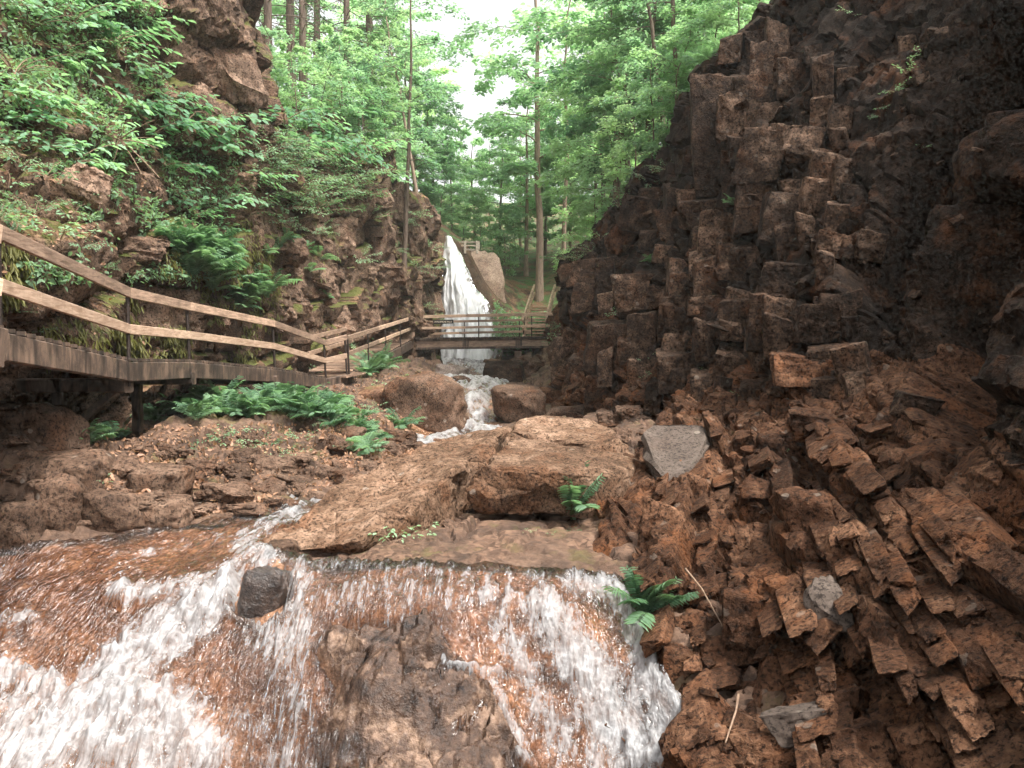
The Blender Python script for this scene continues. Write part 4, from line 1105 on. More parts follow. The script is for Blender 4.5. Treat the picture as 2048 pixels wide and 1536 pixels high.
# ---------------------------------------------------------------- walkway along the left cliff
def part(name, parent, mat, p0, p1, w, h, up=(0, 0, 1), ch=.12):
    """one timber, its origin at the first end"""
    p0 = np.asarray(p0, float); p1 = np.asarray(p1, float)
    mb = MB(); mb.beam(p0 * 0, p1 - p0, w, h, up, ch)
    o = link(name, mb.mesh(name, False), mat, parent); o.location = Vector(p0) - parent.location
    return o
def pipe(name, parent, mat, p0, p1, rad):
    p0 = np.asarray(p0, float); p1 = np.asarray(p1, float)
    mb = MB(); mb.tube([p0 * 0, (p1 - p0) * .5, p1 - p0], [rad] * 3, 8)
    o = link(name, mb.mesh(name, True), mat, parent); o.location = Vector(p0) - parent.location
    return o
def empty(name, loc, label, cat, group=None):
    o = bpy.data.objects.new(name, None); C.objects.link(o); o.location = loc
    return tag(o, label, cat, group)

_pm = MB(); _pm.beam((0, -.5, 0), (0, .5, 0), 1, 1, ch=.04)
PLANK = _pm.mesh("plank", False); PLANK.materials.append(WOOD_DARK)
PLANK_T = PLANK.copy(); PLANK_T.materials.clear(); PLANK_T.materials.append(WOOD_BACK)
def plank(parent, c, along, across, w, L, th, me=PLANK, tilt=0.0):
    """board lying across the walking direction"""
    along = np.array(along, float); along[2] = 0; along /= np.linalg.norm(along)
    o = link("plank", me, None, parent)
    o.location = Vector(c) - parent.location
    o.rotation_euler = (tilt, random.uniform(-.01, .01), math.atan2(along[1], along[0]) + random.uniform(-.012, .012))
    o.scale = (w, L, th)
    return o

NODES = [  # px, top of handrail, top of middle rail, deck edge, distance
    (-700, 105, 270, 425, 5.0), (0, 450, 556, 655, 8.0), (258, 575, 648, 717, 11.6), (378, 604, 662, 719, 14.4), (549, 641, 686, 735, 18.3), (651, 680, 716, 754, 22.0), (693, 669, 706, 745, 22.7)]
top = [P(a, b, y) for a, b, c, d, y in NODES]
mid = [P(a, c, y) for a, b, c, d, y in NODES]
dek = [P(a, d, y) for a, b, c, d, y in NODES]
walk = empty("walkway", dek[0], "wooden boardwalk with pipe posts and plank rails along the brown cliff", "walkway")
for i in range(6):
    m = WOOD if i in (0,) else WOOD_BACK
    hgt = .20 if i == 0 else .155
    a, b = top[i].copy(), top[i + 1].copy(); a[2] -= hgt / 2; b[2] -= hgt / 2
    part("handrail", walk, m, a + (b - a) * .002, b - (b - a) * .002, .05, hgt)
    a, b = mid[i].copy(), mid[i + 1].copy(); a[2] -= hgt / 2; b[2] -= hgt / 2
    part("middle_rail", walk, WOOD, a, b, .05, hgt * .95)
    # fascia beam under the deck edge
    a, b = dek[i].copy(), dek[i + 1].copy(); fh = .42 if i == 0 else .30
    a[2] -= fh / 2 + .05; b[2] -= fh / 2 + .05
    if i == 0: a[2] -= .0; b[2] += .04
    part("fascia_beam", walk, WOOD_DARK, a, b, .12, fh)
    # deck boards
    d = dek[i + 1] - dek[i]; L = np.linalg.norm(d[:2]); n = max(2, int(L / .21))
    out = np.array([-d[1], d[0], 0]) / L                      # towards the cliff
    tl = math.atan2(d[2], L)
    if i < 5:
        for k in range(n):
            c = dek[i] + d * ((k + .5) / n) + out * (.62 + random.uniform(-.012, .012)) - np.array([0, 0, .022])
            plank(walk, c, d, out, L / n - .012, 1.34, .045, PLANK)
for i in range(1, 7):
    rad = .030
    lean = np.array([.02, 0, 0]) if i < 3 else np.zeros(3)
    pipe("post", walk, IRON, dek[i] + np.array([.03, -.03, -.42]) - lean, top[i] + np.array([-.045, 0, -.10]) + lean, rad)
for i, (px, py, w, h, Y) in enumerate([(246, 771, 44, 28, 11.6), (378, 757, 26, 24, 14.4), (548, 760, 24, 18, 18.2), (655, 782, 26, 22, 21.9)]):
    c = P(px, py, Y); s = Y / FPX
    part("cross_beam", walk, WOOD_DARK, c + np.array([.10, -.02, 0]), c + np.array([-1.9, .05, 0]), w * s * .8, h * s)
    if i in (0, 2): part("brace", walk, WOOD_DARK, c + np.array([-.10, .02, -.06]), c + np.array([-1.3, .15, -1.0]), .10, .10)
    part("support_post", walk, WOOD_DARK, c + np.array([-1.0, .05, -.05]), c + np.array([-1.0, .05, -1.2]), .16, .16, up=(0, 1, 0))
# landing boards at the low corner
la, lb = P(590, 741, 23.6), P(652, 757, 22.0)
for k in range(9):
    c = dek[5] + (dek[6] - dek[5]) * ((k + .5) / 9) + np.array([-.15, .75, -.02])
    plank(walk, c, dek[6] - dek[5], None, .085, 1.6, .045, PLANK_T)

# ---------------------------------------------------------------- stairs from the landing up to the bridge
BY = 36.0
b_l, b_r = P(826, 676, BY), P(1112, 672, BY)
st = empty("stairway", dek[6], "wooden steps climbing from the low landing to the footbridge", "stairway")
s0, s1 = dek[6] + np.array([.02, .1, 0]), b_l + np.array([0, -.1, -.02])
d = s1 - s0
for zoff, w in ((1.02, .14), (.55, .13)):
    a = s0 + np.array([0, 0, zoff]); b = s1 + np.array([0, 0, zoff - .06])
    q = [a + (b - a) * t for t in (0, .36, .68, 1)]
    for i in range(3): part("handrail" if zoff > .8 else "middle_rail", st, WOOD if i else WOOD_BACK, q[i], q[i + 1] + (b - a) * .002, .05, w)
    fa, fb = a + np.array([-1.25, .3, 0]), b + np.array([-1.0, .6, 0])
    part("handrail" if zoff > .8 else "middle_rail", st, WOOD_BACK, fa, fb, .05, w)
part("stringer", st, WOOD_DARK, s0 + np.array([0, 0, -.22]), s1 + np.array([0, 0, -.25]), .10, .36)
part("stringer", st, WOOD_DARK, s0 + np.array([-1.25, .3, -.22]), s1 + np.array([-1.1, .4, -.25]), .10, .36)
for t in (.0, .22, .46, .72, .97):
    p = s0 + d * t
    pipe("post", st, IRON, p + np.array([.04, 0, -.25]), p + np.array([.0, 0, 1.0]), .028)
for k in range(30):
    c = s0 + d * ((k + .5) / 30) + np.array([-.6, .2, .03])
    plank(st, c, d, None, .34, 1.25, .05, PLANK_T)

# ---------------------------------------------------------------- footbridge across the gorge
br = empty("footbridge", b_l, "level wooden footbridge with four rails crossing in front of the waterfall", "bridge")
dx = b_r - b_l; L = np.linalg.norm(dx); ux = dx / L; back = np.array([-.02, 1.45, 0])
g0, g1 = b_l.copy(), b_r.copy() + ux * .3
for off in (np.zeros(3), back):
    for zz, h in ((-.10, .10), (-.30, .30), (-.50, .10)):
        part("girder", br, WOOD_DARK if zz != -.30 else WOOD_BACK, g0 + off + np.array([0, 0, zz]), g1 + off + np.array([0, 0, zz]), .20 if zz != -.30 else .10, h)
for t in (.37, .74):
    part("web_plate", br, WOOD_DARK, b_l + ux * L * t + np.array([0, -.075, -.16]), b_l + ux * L * t + np.array([0, -.075, -.44]), .05, .30, up=(1, 0, 0))
nb = 34
for k in range(nb):
    c = b_l + ux * L * ((k + .5) / nb) + back * .5 + np.array([0, 0, -.022])
    plank(br, c, ux, None, L / nb - .015, 1.75, .05, PLANK)
for nm, off, zz, t1 in (("handrail", np.array([0, -.06, 0]), .98, 1.0), ("middle_rail", np.array([0, -.06, 0]), .44, .99), ("handrail", back, .78, .86), ("middle_rail", back, .22, .84)):
    q0, q1 = b_l + off + np.array([0, 0, zz]), b_l + off + ux * L * t1 + np.array([0, 0, zz + .05])
    cut = (0, .37, .76, 1)
    for i in range(3):
        a, b = q0 + (q1 - q0) * cut[i], q0 + (q1 - q0) * cut[i + 1]
        part(nm, br, WOOD if i != 1 else WOOD_BACK, a, b, .05, .135 if nm == "handrail" and zz > .9 else .11)
for t in (.01, .46, .83):
    p = b_l + ux * L * t
    pipe("post", br, IRON, p + np.array([0, -.01, -.1]), p + np.array([0, -.01, 1.0]), .026)
for t in (.01, .35, .75):
    p = b_l + ux * L * t + back
    pipe("post", br, IRON, p + np.array([0, 0, -.1]), p + np.array([0, 0, .85]), .026)
# boxed newel post with cap at the corner
nw = P(817, 652, BY - .1)
newel = part("newel_post", br, CREAM, nw + np.array([0, 0, -.35]), nw + np.array([0, 0, .42]), .26, .26, up=(0, 1, 0))
cap_ = part("post_cap", br, WOOD, nw + np.array([0, 0, .42]), nw + np.array([0, 0, .48]), .36, .36, up=(0, 1, 0)); cap_.parent = newel; cap_.location = (0, 0, .77)
pc = P(1036, 702, BY)
part("pier", br, WOOD_DARK, pc + np.array([0, .1, 0]), pc + np.array([0, .1, -1.3]), .34, .34, up=(0, 1, 0))
# name board
sg0 = P(866, 644.5, BY + 1.30); sg1 = P(907, 643, BY + 1.30)
sign = empty("sign", sg0, "small black board with pale lettering on the footbridge rail", "sign")
board = part("board", sign, SIGN, sg0, sg1, .04, .19)
cu = bpy.data.curves.new("lettering", 'FONT'); cu.body = "AVALANCHE FALLS"; cu.align_x = 'CENTER'; cu.align_y = 'CENTER'; cu.size = .105; cu.extrude = .004
cu.offset = .002
cu.materials.append(SIGNTXT)
tmp = bpy.data.objects.new("lettering_curve", cu); C.objects.link(tmp)
bpy.context.view_layer.update()
tme = bpy.data.meshes.new_from_object(tmp.evaluated_get(bpy.context.evaluated_depsgraph_get()))
bpy.data.objects.remove(tmp)
tme.materials.clear()
tx = link("lettering", tme, SIGNTXT, board)
tx.location = Vector((sg0 + sg1) / 2) - sign.location + Vector((0, -.028, 0)); tx.rotation_euler = (math.radians(90), 0, -.02)
tx.scale = (.93, 1, 1)

# ---------------------------------------------------------------- staircase rising beyond the bridge on the right
up = empty("staircase", P(1068, 676, 36.9), "short wooden staircase with curved handrails at the cliff end of the footbridge", "staircase")
f0l, f0r = P(1046, 676, 37.2), P(1092, 676, 37.2)
f1l, f1r = P(1062, 612, 40.0), P(1103, 612, 40.0)
for a, b in ((f0l, f1l), (f0r, f1r)):
    part("stringer", up, WOOD, a + np.array([0, 0, -.05]), b + np.array([0, 0, -.05]), .07, .26)
    for zz, nm in ((.80, "handrail"), (.42, "middle_rail")):
        q = [a + (b - a) * t + np.array([.10 * t * t + .05 * t, 0, zz + .18 * math.sin(t * 1.6)]) for t in (0.0, .3, .6, .85, 1.05)]
        for i in range(4): part(nm, up, WOOD, q[i], q[i + 1], .09, .14)
    for t in (.05, .5, .98):
        p = a + (b - a) * t; pipe("post", up, IRON, p, p + np.array([.05, 0, .9]), .026)
nt = 11
for k in range(nt):
    t = (k + .5) / nt
    a, b = f0l + (f1l - f0l) * t, f0r + (f1r - f0r) * t
    part("tread", up, WOOD, a, b, .30, .06)

# viewing platform rail above the falls
vp = empty("platform_railing", P(935, 502, 44), "small pale wooden railing on top of the rock dome by the falls", "railing")
for py in (484, 491, 499): part("rail", vp, CREAM, P(906, py, 44), P(954, py + .5, 43.6), .06, .10 if py != 491 else .08)
for px in (930, 954, 957): part("post", vp, CREAM, P(px, 482, 43.6), P(px, 507 if px != 957 else 500, 43.6), .13, .13, up=(0, 1, 0))
# ---------------------------------------------------------------- ferns, herbs, shrubs
def fern_frond(seed, n=15, pin=.30, curl=.9, detail=True):
    """one frond of length 1 along +X, arching in Z"""
    rr = np.random.default_rng(seed); mb = MB()
    t = np.linspace(0, 1, 22)
    ang = .95 - curl * 1.25 * t
    x = np.concatenate([[0], np.cumsum(np.cos(ang[:-1]) / 21)]); z = np.concatenate([[0], np.cumsum(np.sin(ang[:-1]) / 21)])
    y = .05 * np.sin(t * 3 + seed)
    pts = np.stack([x, y, z], 1)
    mb.tube(pts, .008 * (1 - t * .8), 4)
    pos, al, nm, sz = [], [], [], []
    for i in range(n):
        tt = .16 + .82 * i / (n - 1)
        c = np.array([np.interp(tt, t, x), np.interp(tt, t, y), np.interp(tt, t, z)])
        a = np.interp(tt, t, ang); fw = np.array([math.cos(a), 0, math.sin(a)]); nrm = np.array([-math.sin(a), 0, math.cos(a)])
        Lp = pin * (math.sin(math.pi * min(1, .22 + .80 * (1 - tt) ** .8)) ** .8 if tt > .3 else .55 + 1.4 * (tt - .16)) * rr.uniform(.88, 1.1)
        for sd in (-1, 1):
            d = fw * .35 + np.array([0, sd, 0]) - nrm * .18; d /= np.linalg.norm(d)
            if detail:
                m = max(3, int(Lp / .030))
                for j in range(m):
                    q = (j + .3) / m; b = c + d * Lp * q
                    for s2 in (-1, 1):
                        dd = d * .55 + s2 * (fw - d * np.dot(fw, d)) * .9; 
                        pos.append(b); al.append(dd); nm.append(nrm); sz.append(Lp * .20 * (1 - q * .7) + .010)
            else:
                pos.append(c); al.append(d + rr.normal(size=3) * .06); nm.append(nrm + rr.normal(size=3) * .15); sz.append(Lp)
    mb.leaves(np.array(pos), np.array(al), np.array(nm), np.array(sz), .36 if detail else .19, .05)
    return mb.mesh("frond")

FRONDS = [fern_frond(i, 12 + i, .27 + .02 * i, .60 + .16 * i, False) for i in range(4)]
FRONDS_FINE = [fern_frond(i + 9, 17 + i, .20 + .02 * i, .40 + .15 * i, False) for i in range(4)]
for m in FRONDS_FINE: m.materials.append(G_FERN)
for m in FRONDS: m.materials.append(G_FERN)
def fern_whole(seed, n):
    """a whole fern as one mesh of plainer fronds, for the smaller ones"""
    rr = random.Random(seed); mb = MB()
    for k in range(n):
        f = fern_frond(seed * 20 + k % 3, 13, .30, rr.uniform(.6, 1.15), False)
        V = np.empty(len(f.vertices) * 3, np.float32); f.vertices.foreach_get("co", V); V = V.reshape(-1, 3)
        F = np.array([list(p.vertices) for p in f.polygons]); bpy.data.meshes.remove(f)
        a = k * 2.4 + rr.uniform(-.4, .4); s = rr.uniform(.7, 1.1)
        R = np.array(Euler((rr.uniform(-.3, .3), rr.uniform(-.35, .25), a)).to_matrix())
        mb.add((V * s) @ R.T, F)
    m = mb.mesh("fern"); m.materials.append(G_FERN); return m
FERNS = [fern_whole(i + 1, 9 + i) for i in range(4)]
rf = random.Random(11)

def big_fern(loc, size, label, n=9, group=None, nrm=None, spread=None):
    pool_ = FRONDS_FINE if n >= 16 else FRONDS
    o = empty("fern", loc, label, "fern", group)
    for k in range(n):
        a = k * 2.4 + rf.uniform(-.4, .4) if spread is None else rf.uniform(*spread)
        c = link("frond", pool_[k % 4], None, o, (0, 0, 0), Euler((rf.uniform(-.35, .35), rf.uniform(-.55, .25), a)))
        s = size * rf.uniform(.75, 1.1); c.scale = (s, s, s)
    return o
def put_fern(px, py, size_px, label, group=None, big=False, only=None, n=9):
    n = int(n * 1.6)
    g = hit(px, py, only)
    if g is None: return
    loc, nrm, t = g; s = size_px * loc.y / FPX
    if big: return big_fern(loc + nrm * (.14 if only == (1,) else -.02), s, label, n, group)
    o = link("fern", rf.choice(FERNS), None, None, loc - nrm * .02, Euler((rf.uniform(-.2, .2), rf.uniform(-.2, .2), rf.uniform(0, 6.3))), (s, s, s))
    return tag(o, label, "fern", group)

put_fern(1296, 1232, 118, "bright fern on the corner of the ledge where the falls begin", big=True, n=14)
put_fern(1290, 1205, 60, "bright fern on the corner of the ledge where the falls begin", big=True, n=8) if False else None
_f = put_fern(1146, 1048, 112, "tall narrow fern in front of the dark slab face", big=True, n=11, only=(2,))
_f.location.z += .08
for px, py, sz in [(72, 852, 52)]: put_fern(px, py, sz, "single fern on top of the big boulder under the walkway", big=True, n=6)
put_fern(165, 895, 70, "spreading fern between the boulders and the shadow under the walkway", big=True, n=9)
put_fern(240, 878, 64, "fern at the end of the dense row, in front of the dark gap", big=True, n=9)
put_fern(802, 858, 58, "fern at the foot of the broad humped boulder", big=True, n=8)
for px, py, sz in [(748, 745, 62), (765, 740, 56), (735, 752, 46)]: put_fern(px, py, sz, "lush fern beside the steps above the humped boulder", "ferns by the steps", True, n=10)
for k in range(26):      # the dense row under the walkway
    px = 310 + k * 14 + rf.uniform(-8, 8); py = np.interp(px, [310, 420, 560, 680], [838, 815, 812, 830]) + rf.uniform(-14, 22)
    put_fern(px, py, rf.uniform(48, 66), "fern in the dense row below the boardwalk", "ferns below the boardwalk", True, n=8)
for k in range(26):      # the spur of ferns running down to the slab
    t = k / 25; px = 650 + t * 85 + rf.uniform(-24, 24); py = 806 + t * 95 + rf.uniform(-16, 12)
    put_fern(px, py, rf.uniform(34, 50), "fern on the leafy spur running down to the long slab", "ferns on the spur")
for k in range(34):      # hanging ferns on the cliff behind the rail
    t = rf.random(); px = 360 + t * 140 + rf.uniform(-34, 34); py = 500 + t * 120 + rf.uniform(-30, 30)
    put_fern(px, py, rf.uniform(54, 78), "fern hanging on the mossy cliff above the boardwalk rail", "ferns on the cliff above the rail", True, only=(1,), n=7)
for px, py, sz in [(560, 500, 44), (600, 515, 44), (640, 520, 40), (575, 480, 34), (620, 545, 34), (535, 510, 34), (640, 600, 30)]:
    put_fern(px, py, sz, "small fern on a ledge of the shadowed cliff above the steps", "ferns on the shadowed cliff ledge", only=(1,))
for px, py, sz in [(1400, 130, 44), (1420, 120, 40), (1375, 150, 36), (1440, 105, 34), (1455, 70, 34)]:
    put_fern(px, py, sz, "fern on the top edge of the dark cliff", "ferns on the dark cliff's edge", only=(0,))
for px, py, sz in [(1470, 412, 34), (1530, 372, 24), (1305, 525, 26)]:
    put_fern(px, py, sz, "little fern on a ledge of the dark cliff", "ferns on the dark cliff's ledges")

# broad-leaved plants: leafy sprays that reach out from a stem
def spray(seed, nbr=7, leaf=.16, per=9, flat=.25, droop=.15, wide=.62):
    """leafy shrub of about 1 m reach; returns (stem mesh, foliage mesh)"""
    rr = np.random.default_rng(seed); sm, fm = MB(), MB()
    pos, al, nm, sz = [], [], [], []
    for b in range(nbr):
        a = b * 2.4 + rr.uniform(-.5, .5); L = rr.uniform(.6, 1.05); rise = rr.uniform(.25, .75)
        t = np.linspace(0, 1, 9)
        P_ = np.stack([np.cos(a) * L * t, np.sin(a) * L * t, rise * t ** .7 - droop * t ** 2], 1)
        P_[:, :2] += .04 * rr.normal(size=(9, 2)) * t[:, None]
        sm.tube(P_, .012 * (1 - t * .75), 5)
        for k in range(per):
            q = .22 + .78 * (k + rr.random() * .6) / per
            c = np.array([np.interp(q, t, P_[:, j]) for j in range(3)])
            for sd in (-1, 1):
                dirn = np.array([math.cos(a + sd * rr.uniform(.5, 1.2)), math.sin(a + sd * rr.uniform(.5, 1.2)), rr.normal() * flat * .5 - .1])
                c2 = c + dirn * rr.uniform(0, .10) + np.array([0, 0, rr.normal() * .02])
                pos.append(c2); al.append(dirn); nm.append(np.array([rr.normal() * flat, rr.normal() * flat, 1])); sz.append(leaf * rr.uniform(.6, 1.15))
        pos.append(P_[-1]); al.append(P_[-1] - P_[-2]); nm.append(np.array([0, 0, 1.])); sz.append(leaf)
    fm.leaves(np.array(pos), np.array(al), np.array(nm), np.array(sz), wide, .10)
    return sm.mesh("stem"), fm.mesh("foliage")
def kinds(mat, n, seed, **k):
    out = []
    for i in range(n):
        s, f = spray(seed + i, **k); s.materials.append(TWIG); f.materials.append(mat); out.append((s, f))
    return out
SHRUB = kinds(G_SHRUB, 4, 40, nbr=9, leaf=.20, per=6)
BUSH = kinds(G_BUSH, 4, 60, nbr=12, leaf=.075, per=15, flat=.35)
HERB = kinds(G_HERB, 4, 80, nbr=7, leaf=.15, per=5, flat=.4, wide=.5)

def put_plant(px, py, size_px, pool, label, group=None, only=None, name="shrub", cat="shrub", lift=.0, squash=1.0, out=.35):
    g = hit(px, py, only)
    if g is None: return
    loc, nrm, t = g; s = size_px * loc.y / FPX
    o = empty(name, loc - nrm * .03, label, cat, group)
    # lean out of the wall, sprays kept nearly level
    tilt = nrm.cross(Vector((0, 0, 1))); ang = -min(.6, (1 - abs(nrm.z)) * out * 1.6)
    if tilt.length > .01: o.rotation_euler = (Matrix.Rotation(ang, 3, tilt.normalized()) @ Matrix.Rotation(rf.uniform(0, 6.28), 3, 'Z')).to_euler()
    st_, fo = rf.choice(pool)
    a = link("stem", st_, None, o); b = link("foliage", fo, None, o)
    o.scale = (s, s, s * squash)
    return o

# left slope: big-leaved shrubs
for px, py, sz in [(60, 60, 120), (150, 40, 110), (230, 90, 110), (30, 150, 120), (110, 120, 110), (180, 170, 110), (250, 150, 100), (60, 200, 110), (140, 60, 90), (280, 60, 90), (20, 20, 110), (90, -10, 110), (200, 10, 100)]:
    put_plant(px, py, sz, SHRUB if rf.random() < .7 else BUSH, "leafy shrub high on the slope in the upper corner above the boardwalk", "shrubs high on the near slope", (1,))
for px, py, sz in [(60, 300, 100), (150, 330, 110), (230, 300, 110), (300, 280, 110), (360, 260, 110), (420, 250, 100), (330, 330, 100), (400, 310, 100), (280, 220, 90), (450, 300, 80), (350, 210, 80), (20, 250, 100), (90, 240, 90)]:
    put_plant(px, py, sz, SHRUB, "broad-leaved shrub leaning out from the middle of the near slope", "broad-leaved shrubs on the near slope", (1,))
for px, py, sz in [(20, 380, 80), (70, 430, 80), (120, 480, 80), (40, 340, 80), (180, 400, 70), (160, 500, 60), (90, 360, 80), (100, 540, 44), (210, 540, 40), (25, 630, 40), (80, 668, 36), (0, 440, 70), (140, 440, 70), (210, 360, 70)]:
    put_plant(px, py, sz, HERB if rf.random() < .5 else BUSH, "low leafy plant on the earthy slope just above the near handrail", "low plants above the near handrail", (1,), name="plant", cat="plant")
for px, py, sz in [(420, 420, 80), (460, 390, 80), (440, 470, 60), (500, 360, 80), (340, 400, 60), (390, 440, 60)]:
    put_plant(px, py, sz, SHRUB, "shrub hanging over the dark recess above the hanging ferns", "shrubs over the dark recess", (1,))
# small-leaved bushes over the far part of the left cliff
for k in range(36):
    px, py = rf.uniform(500, 720), rf.uniform(290, 430)
    put_plant(px, py, rf.uniform(60, 90), BUSH, "small-leaved bush spreading over the cliff between the boardwalk and the falls", "bushes over the far cliff", (1,))
for px, py, sz in [(700, 260, 90), (650, 250, 100), (600, 240, 100), (740, 250, 80), (560, 250, 90), (620, 200, 100), (680, 180, 100), (570, 190, 90), (770, 300, 60)]:
    put_plant(px, py + 60, sz, SHRUB, "bright green sapling on the brow of the far cliff", "saplings on the far cliff's brow", (1,))
for px, py, sz in [(820, 430, 46), (860, 500, 40), (740, 440, 50), (830, 540, 40), (870, 540, 34), (790, 500, 34), (720, 520, 44), (850, 620, 30), (875, 640, 30), (810, 450, 40), (690, 430, 46), (560, 450, 50), (630, 470, 50)]:
    put_plant(px, py, sz, BUSH, "tuft of small leaves growing from a crack near the falls", "tufts on the cliff near the falls", (1,), name="plant", cat="plant")
# bank plants
for px, py, sz in [(440, 880, 44), (470, 890, 44), (400, 900, 34), (500, 900, 34), (540, 890, 40), (210, 945, 44), (190, 965, 36), (590, 910, 34), (480, 865, 40), (600, 880, 40), (560, 920, 28)]:
    put_plant(px, py, sz, HERB, "small leafy herb on the brown bank above the water", "herbs on the brown bank", (2,), name="plant", cat="plant")
for px, py, sz in [(790, 775, 44), (770, 790, 44), (820, 770, 40), (805, 850, 34), (690, 845, 44), (660, 850, 40), (720, 860, 40), (745, 820, 34), (700, 735, 40), (655, 760, 40), (735, 690, 44), (715, 700, 34), (630, 790, 44)]:
    put_plant(px, py, sz, HERB if rf.random() < .6 else BUSH, "yellow-green leafy plant around the steps and the humped boulder", "plants around the steps", None, name="plant", cat="plant")
put_plant(785, 1085, 54, kinds(G_HERB, 1, 95, nbr=4, leaf=.20, per=4), "thin pale-leaved seedling at the point of the long slab", None, None, name="plant", cat="plant", squash=1.6)
put_plant(850, 1070, 40, kinds(G_HERB, 1, 97, nbr=3, leaf=.22, per=3), "tiny seedling beside the small pale block", None, None, name="plant", cat="plant", squash=1.6)
for px, py, sz in [(1330, 710, 30), (1240, 630, 30), (1560, 760, 26), (1415, 745, 30), (1470, 790, 26), (1520, 380, 18), (1300, 750, 24), (1110, 690, 30), (1120, 670, 34), (1280, 720, 24), (1560, 905, 18)]:
    put_plant(px, py, sz, HERB, "sprig of green leaves on the shadowed rocks of the dark cliff", "sprigs on the dark cliff", None, name="plant", cat="plant")
for px, py, sz in [(1840, 115, 40), (1815, 150, 36), (1790, 185, 36), (1775, 215, 30), (1760, 235, 28), (1700, 30, 30), (1850, 300, 24)]:
    put_plant(px, py, sz, HERB, "sprig of small leaves in the slanting crack high on the dark wall", "sprigs in the slanting crack", (0,), name="plant", cat="plant")
for px, py, sz in [(1150, 480, 60), (1180, 470, 60), (1130, 520, 50), (1200, 480, 50), (1160, 520, 46), (1190, 510, 44), (1260, 400, 50), (1300, 370, 50), (1240, 415, 44), (1330, 340, 44), (1120, 655, 30)]:
    put_plant(px, py, sz, BUSH if rf.random() < .6 else HERB, "light green undergrowth on the ledge where the dark cliff ends", "undergrowth at the end of the dark cliff", None, name="shrub", cat="shrub")
for px, py, sz in [(1300, 1120, 26), (1255, 1165, 24), (1100, 1065, 18), (1150, 1060, 18), (1270, 1140, 22), (1060, 1062, 16)]:
    put_plant(px, py, sz, HERB, "tiny seedling on the mossy ledge above the right fall", "seedlings on the mossy ledge", (2,), name="plant", cat="plant")
# green bank under the far end of the bridge
gb = MB(); rr = np.random.default_rng(3)
n = 2600; x = rr.uniform(-1.0, 2.3, n); y = rr.uniform(36.8, 44, n); z = hill_f(np.stack([x, y], 1)) + rr.random(n) * .28
gb.leaves(np.stack([x, y, z], 1), rr.normal(size=(n, 3)) + np.array([0, -.6, .2]), rr.normal(size=(n, 3)) * .5 + np.array([0, -.4, 1]), rr.uniform(.08, .2, n), .6)
tag(link("ground_cover", gb.mesh("ground_cover"), G_HERB), "light green ground cover on the bank behind the bridge", kind="stuff")

# fallen leaves on the banks
lb = MB(); pos, nms = [], []
for k in range(9000):
    u = rf.random()
    if u < .35: px, py = rf.uniform(640, 930), rf.uniform(735, 960)
    elif u < .75: px, py = rf.uniform(180, 760), rf.uniform(850, 1040)
    elif u < .9: px, py = rf.uniform(0, 340), rf.uniform(280, 700)
    else: continue
    g = hit(px, py, (1, 2))
    if g is None or g[0].y > 26: continue
    if u < .75 and px > 560 and py > np.interp(px, [560, 660, 780, 930], [1010, 975, 915, 870]): continue
    l, nn_, t = g
    if nn_.z < .25: continue
    fx, fy = proj(np.array([l[:]]));
    if poly_mask(fx, fy, STREAM_POLY, 1)[0] > .5: continue
    pos.append(np.array(l) + np.array(nn_) * .012); nms.append(np.array(nn_))
pos = np.array(pos); nms = np.array(nms); n = len(pos)
lb.leaves(pos, rr.normal(size=(n, 3)), nms + rr.normal(size=(n, 3)) * .35, rr.uniform(.04, .10, n), .6, .1)
tag(link("leaf_litter", lb.mesh("leaf_litter"), G_LITTER), "scattered brown dead leaves on the banks and rocks", kind="stuff")

# fine undergrowth on the earthy slope
ug = MB(); pos, nms = [], []
for k in range(5200):
    px, py = rf.uniform(0, 470), rf.uniform(-20, 560)
    if px > 330 and py < 230: continue
    g = hit(px, py, (1,))
    if g is None: continue
    l, nn_, t = g
    if vnoise(np.array([[l.x * .55, l.y * .55, l.z * .55]]), 15)[0] + .5 * vnoise(np.array([[l.x * 2, l.y * 2, l.z * 2]]), 16)[0] < .02: continue
    for q in range(3):
        pos.append(np.array(l) + np.array(nn_) * rf.uniform(.02, .16) + rr.normal(size=3) * .05); nms.append(np.array(nn_) * .4 + np.array([0, 0, 1.]))
pos = np.array(pos); nms = np.array(nms); n = len(pos)
ug.leaves(pos, rr.normal(size=(n, 3)) + np.array([.5, -.5, 0]), nms + rr.normal(size=(n, 3)) * .35, rr.uniform(.05, .13, n), .5, .1)
tag(link("undergrowth", ug.mesh("undergrowth"), G_BUSH), "fine green undergrowth clinging to the slope above the boardwalk", kind="stuff")

# hanging moss on the wall behind the rails
hm = MB()
for k in range(2600):
    u = rf.random()
    if u < .6: px, py = rf.uniform(230, 560), rf.uniform(500, 740)
    elif u < .85: px, py = rf.uniform(0, 260), rf.uniform(480, 730)
    else: px, py = rf.uniform(480, 680), rf.uniform(440, 560)
    g = hit(px, py, (1,))
    if g is None: continue
    l, nn_, t = g
    if vnoise(np.array([[l.x * .9, l.y * .9, l.z * .9]]), 5)[0] < .0: continue
    b = np.array(l); nv = np.array(nn_)
    m = 5
    ps = b + rr.normal(size=(m, 3)) * np.array([.06, .06, .03]) + nv * .01
    hm.leaves(ps, np.tile(np.array([0, 0, -1.0]), (m, 1)) + nv * .45 + rr.normal(size=(m, 3)) * .25, np.tile(nv, (m, 1)) + rr.normal(size=(m, 3)) * .3, rr.uniform(.07, .20, m), .22, .05)
tag(link("hanging_moss", hm.mesh("hanging_moss"), G_MOSS), "yellow-green moss hanging on the wet wall behind the handrails", kind="stuff")

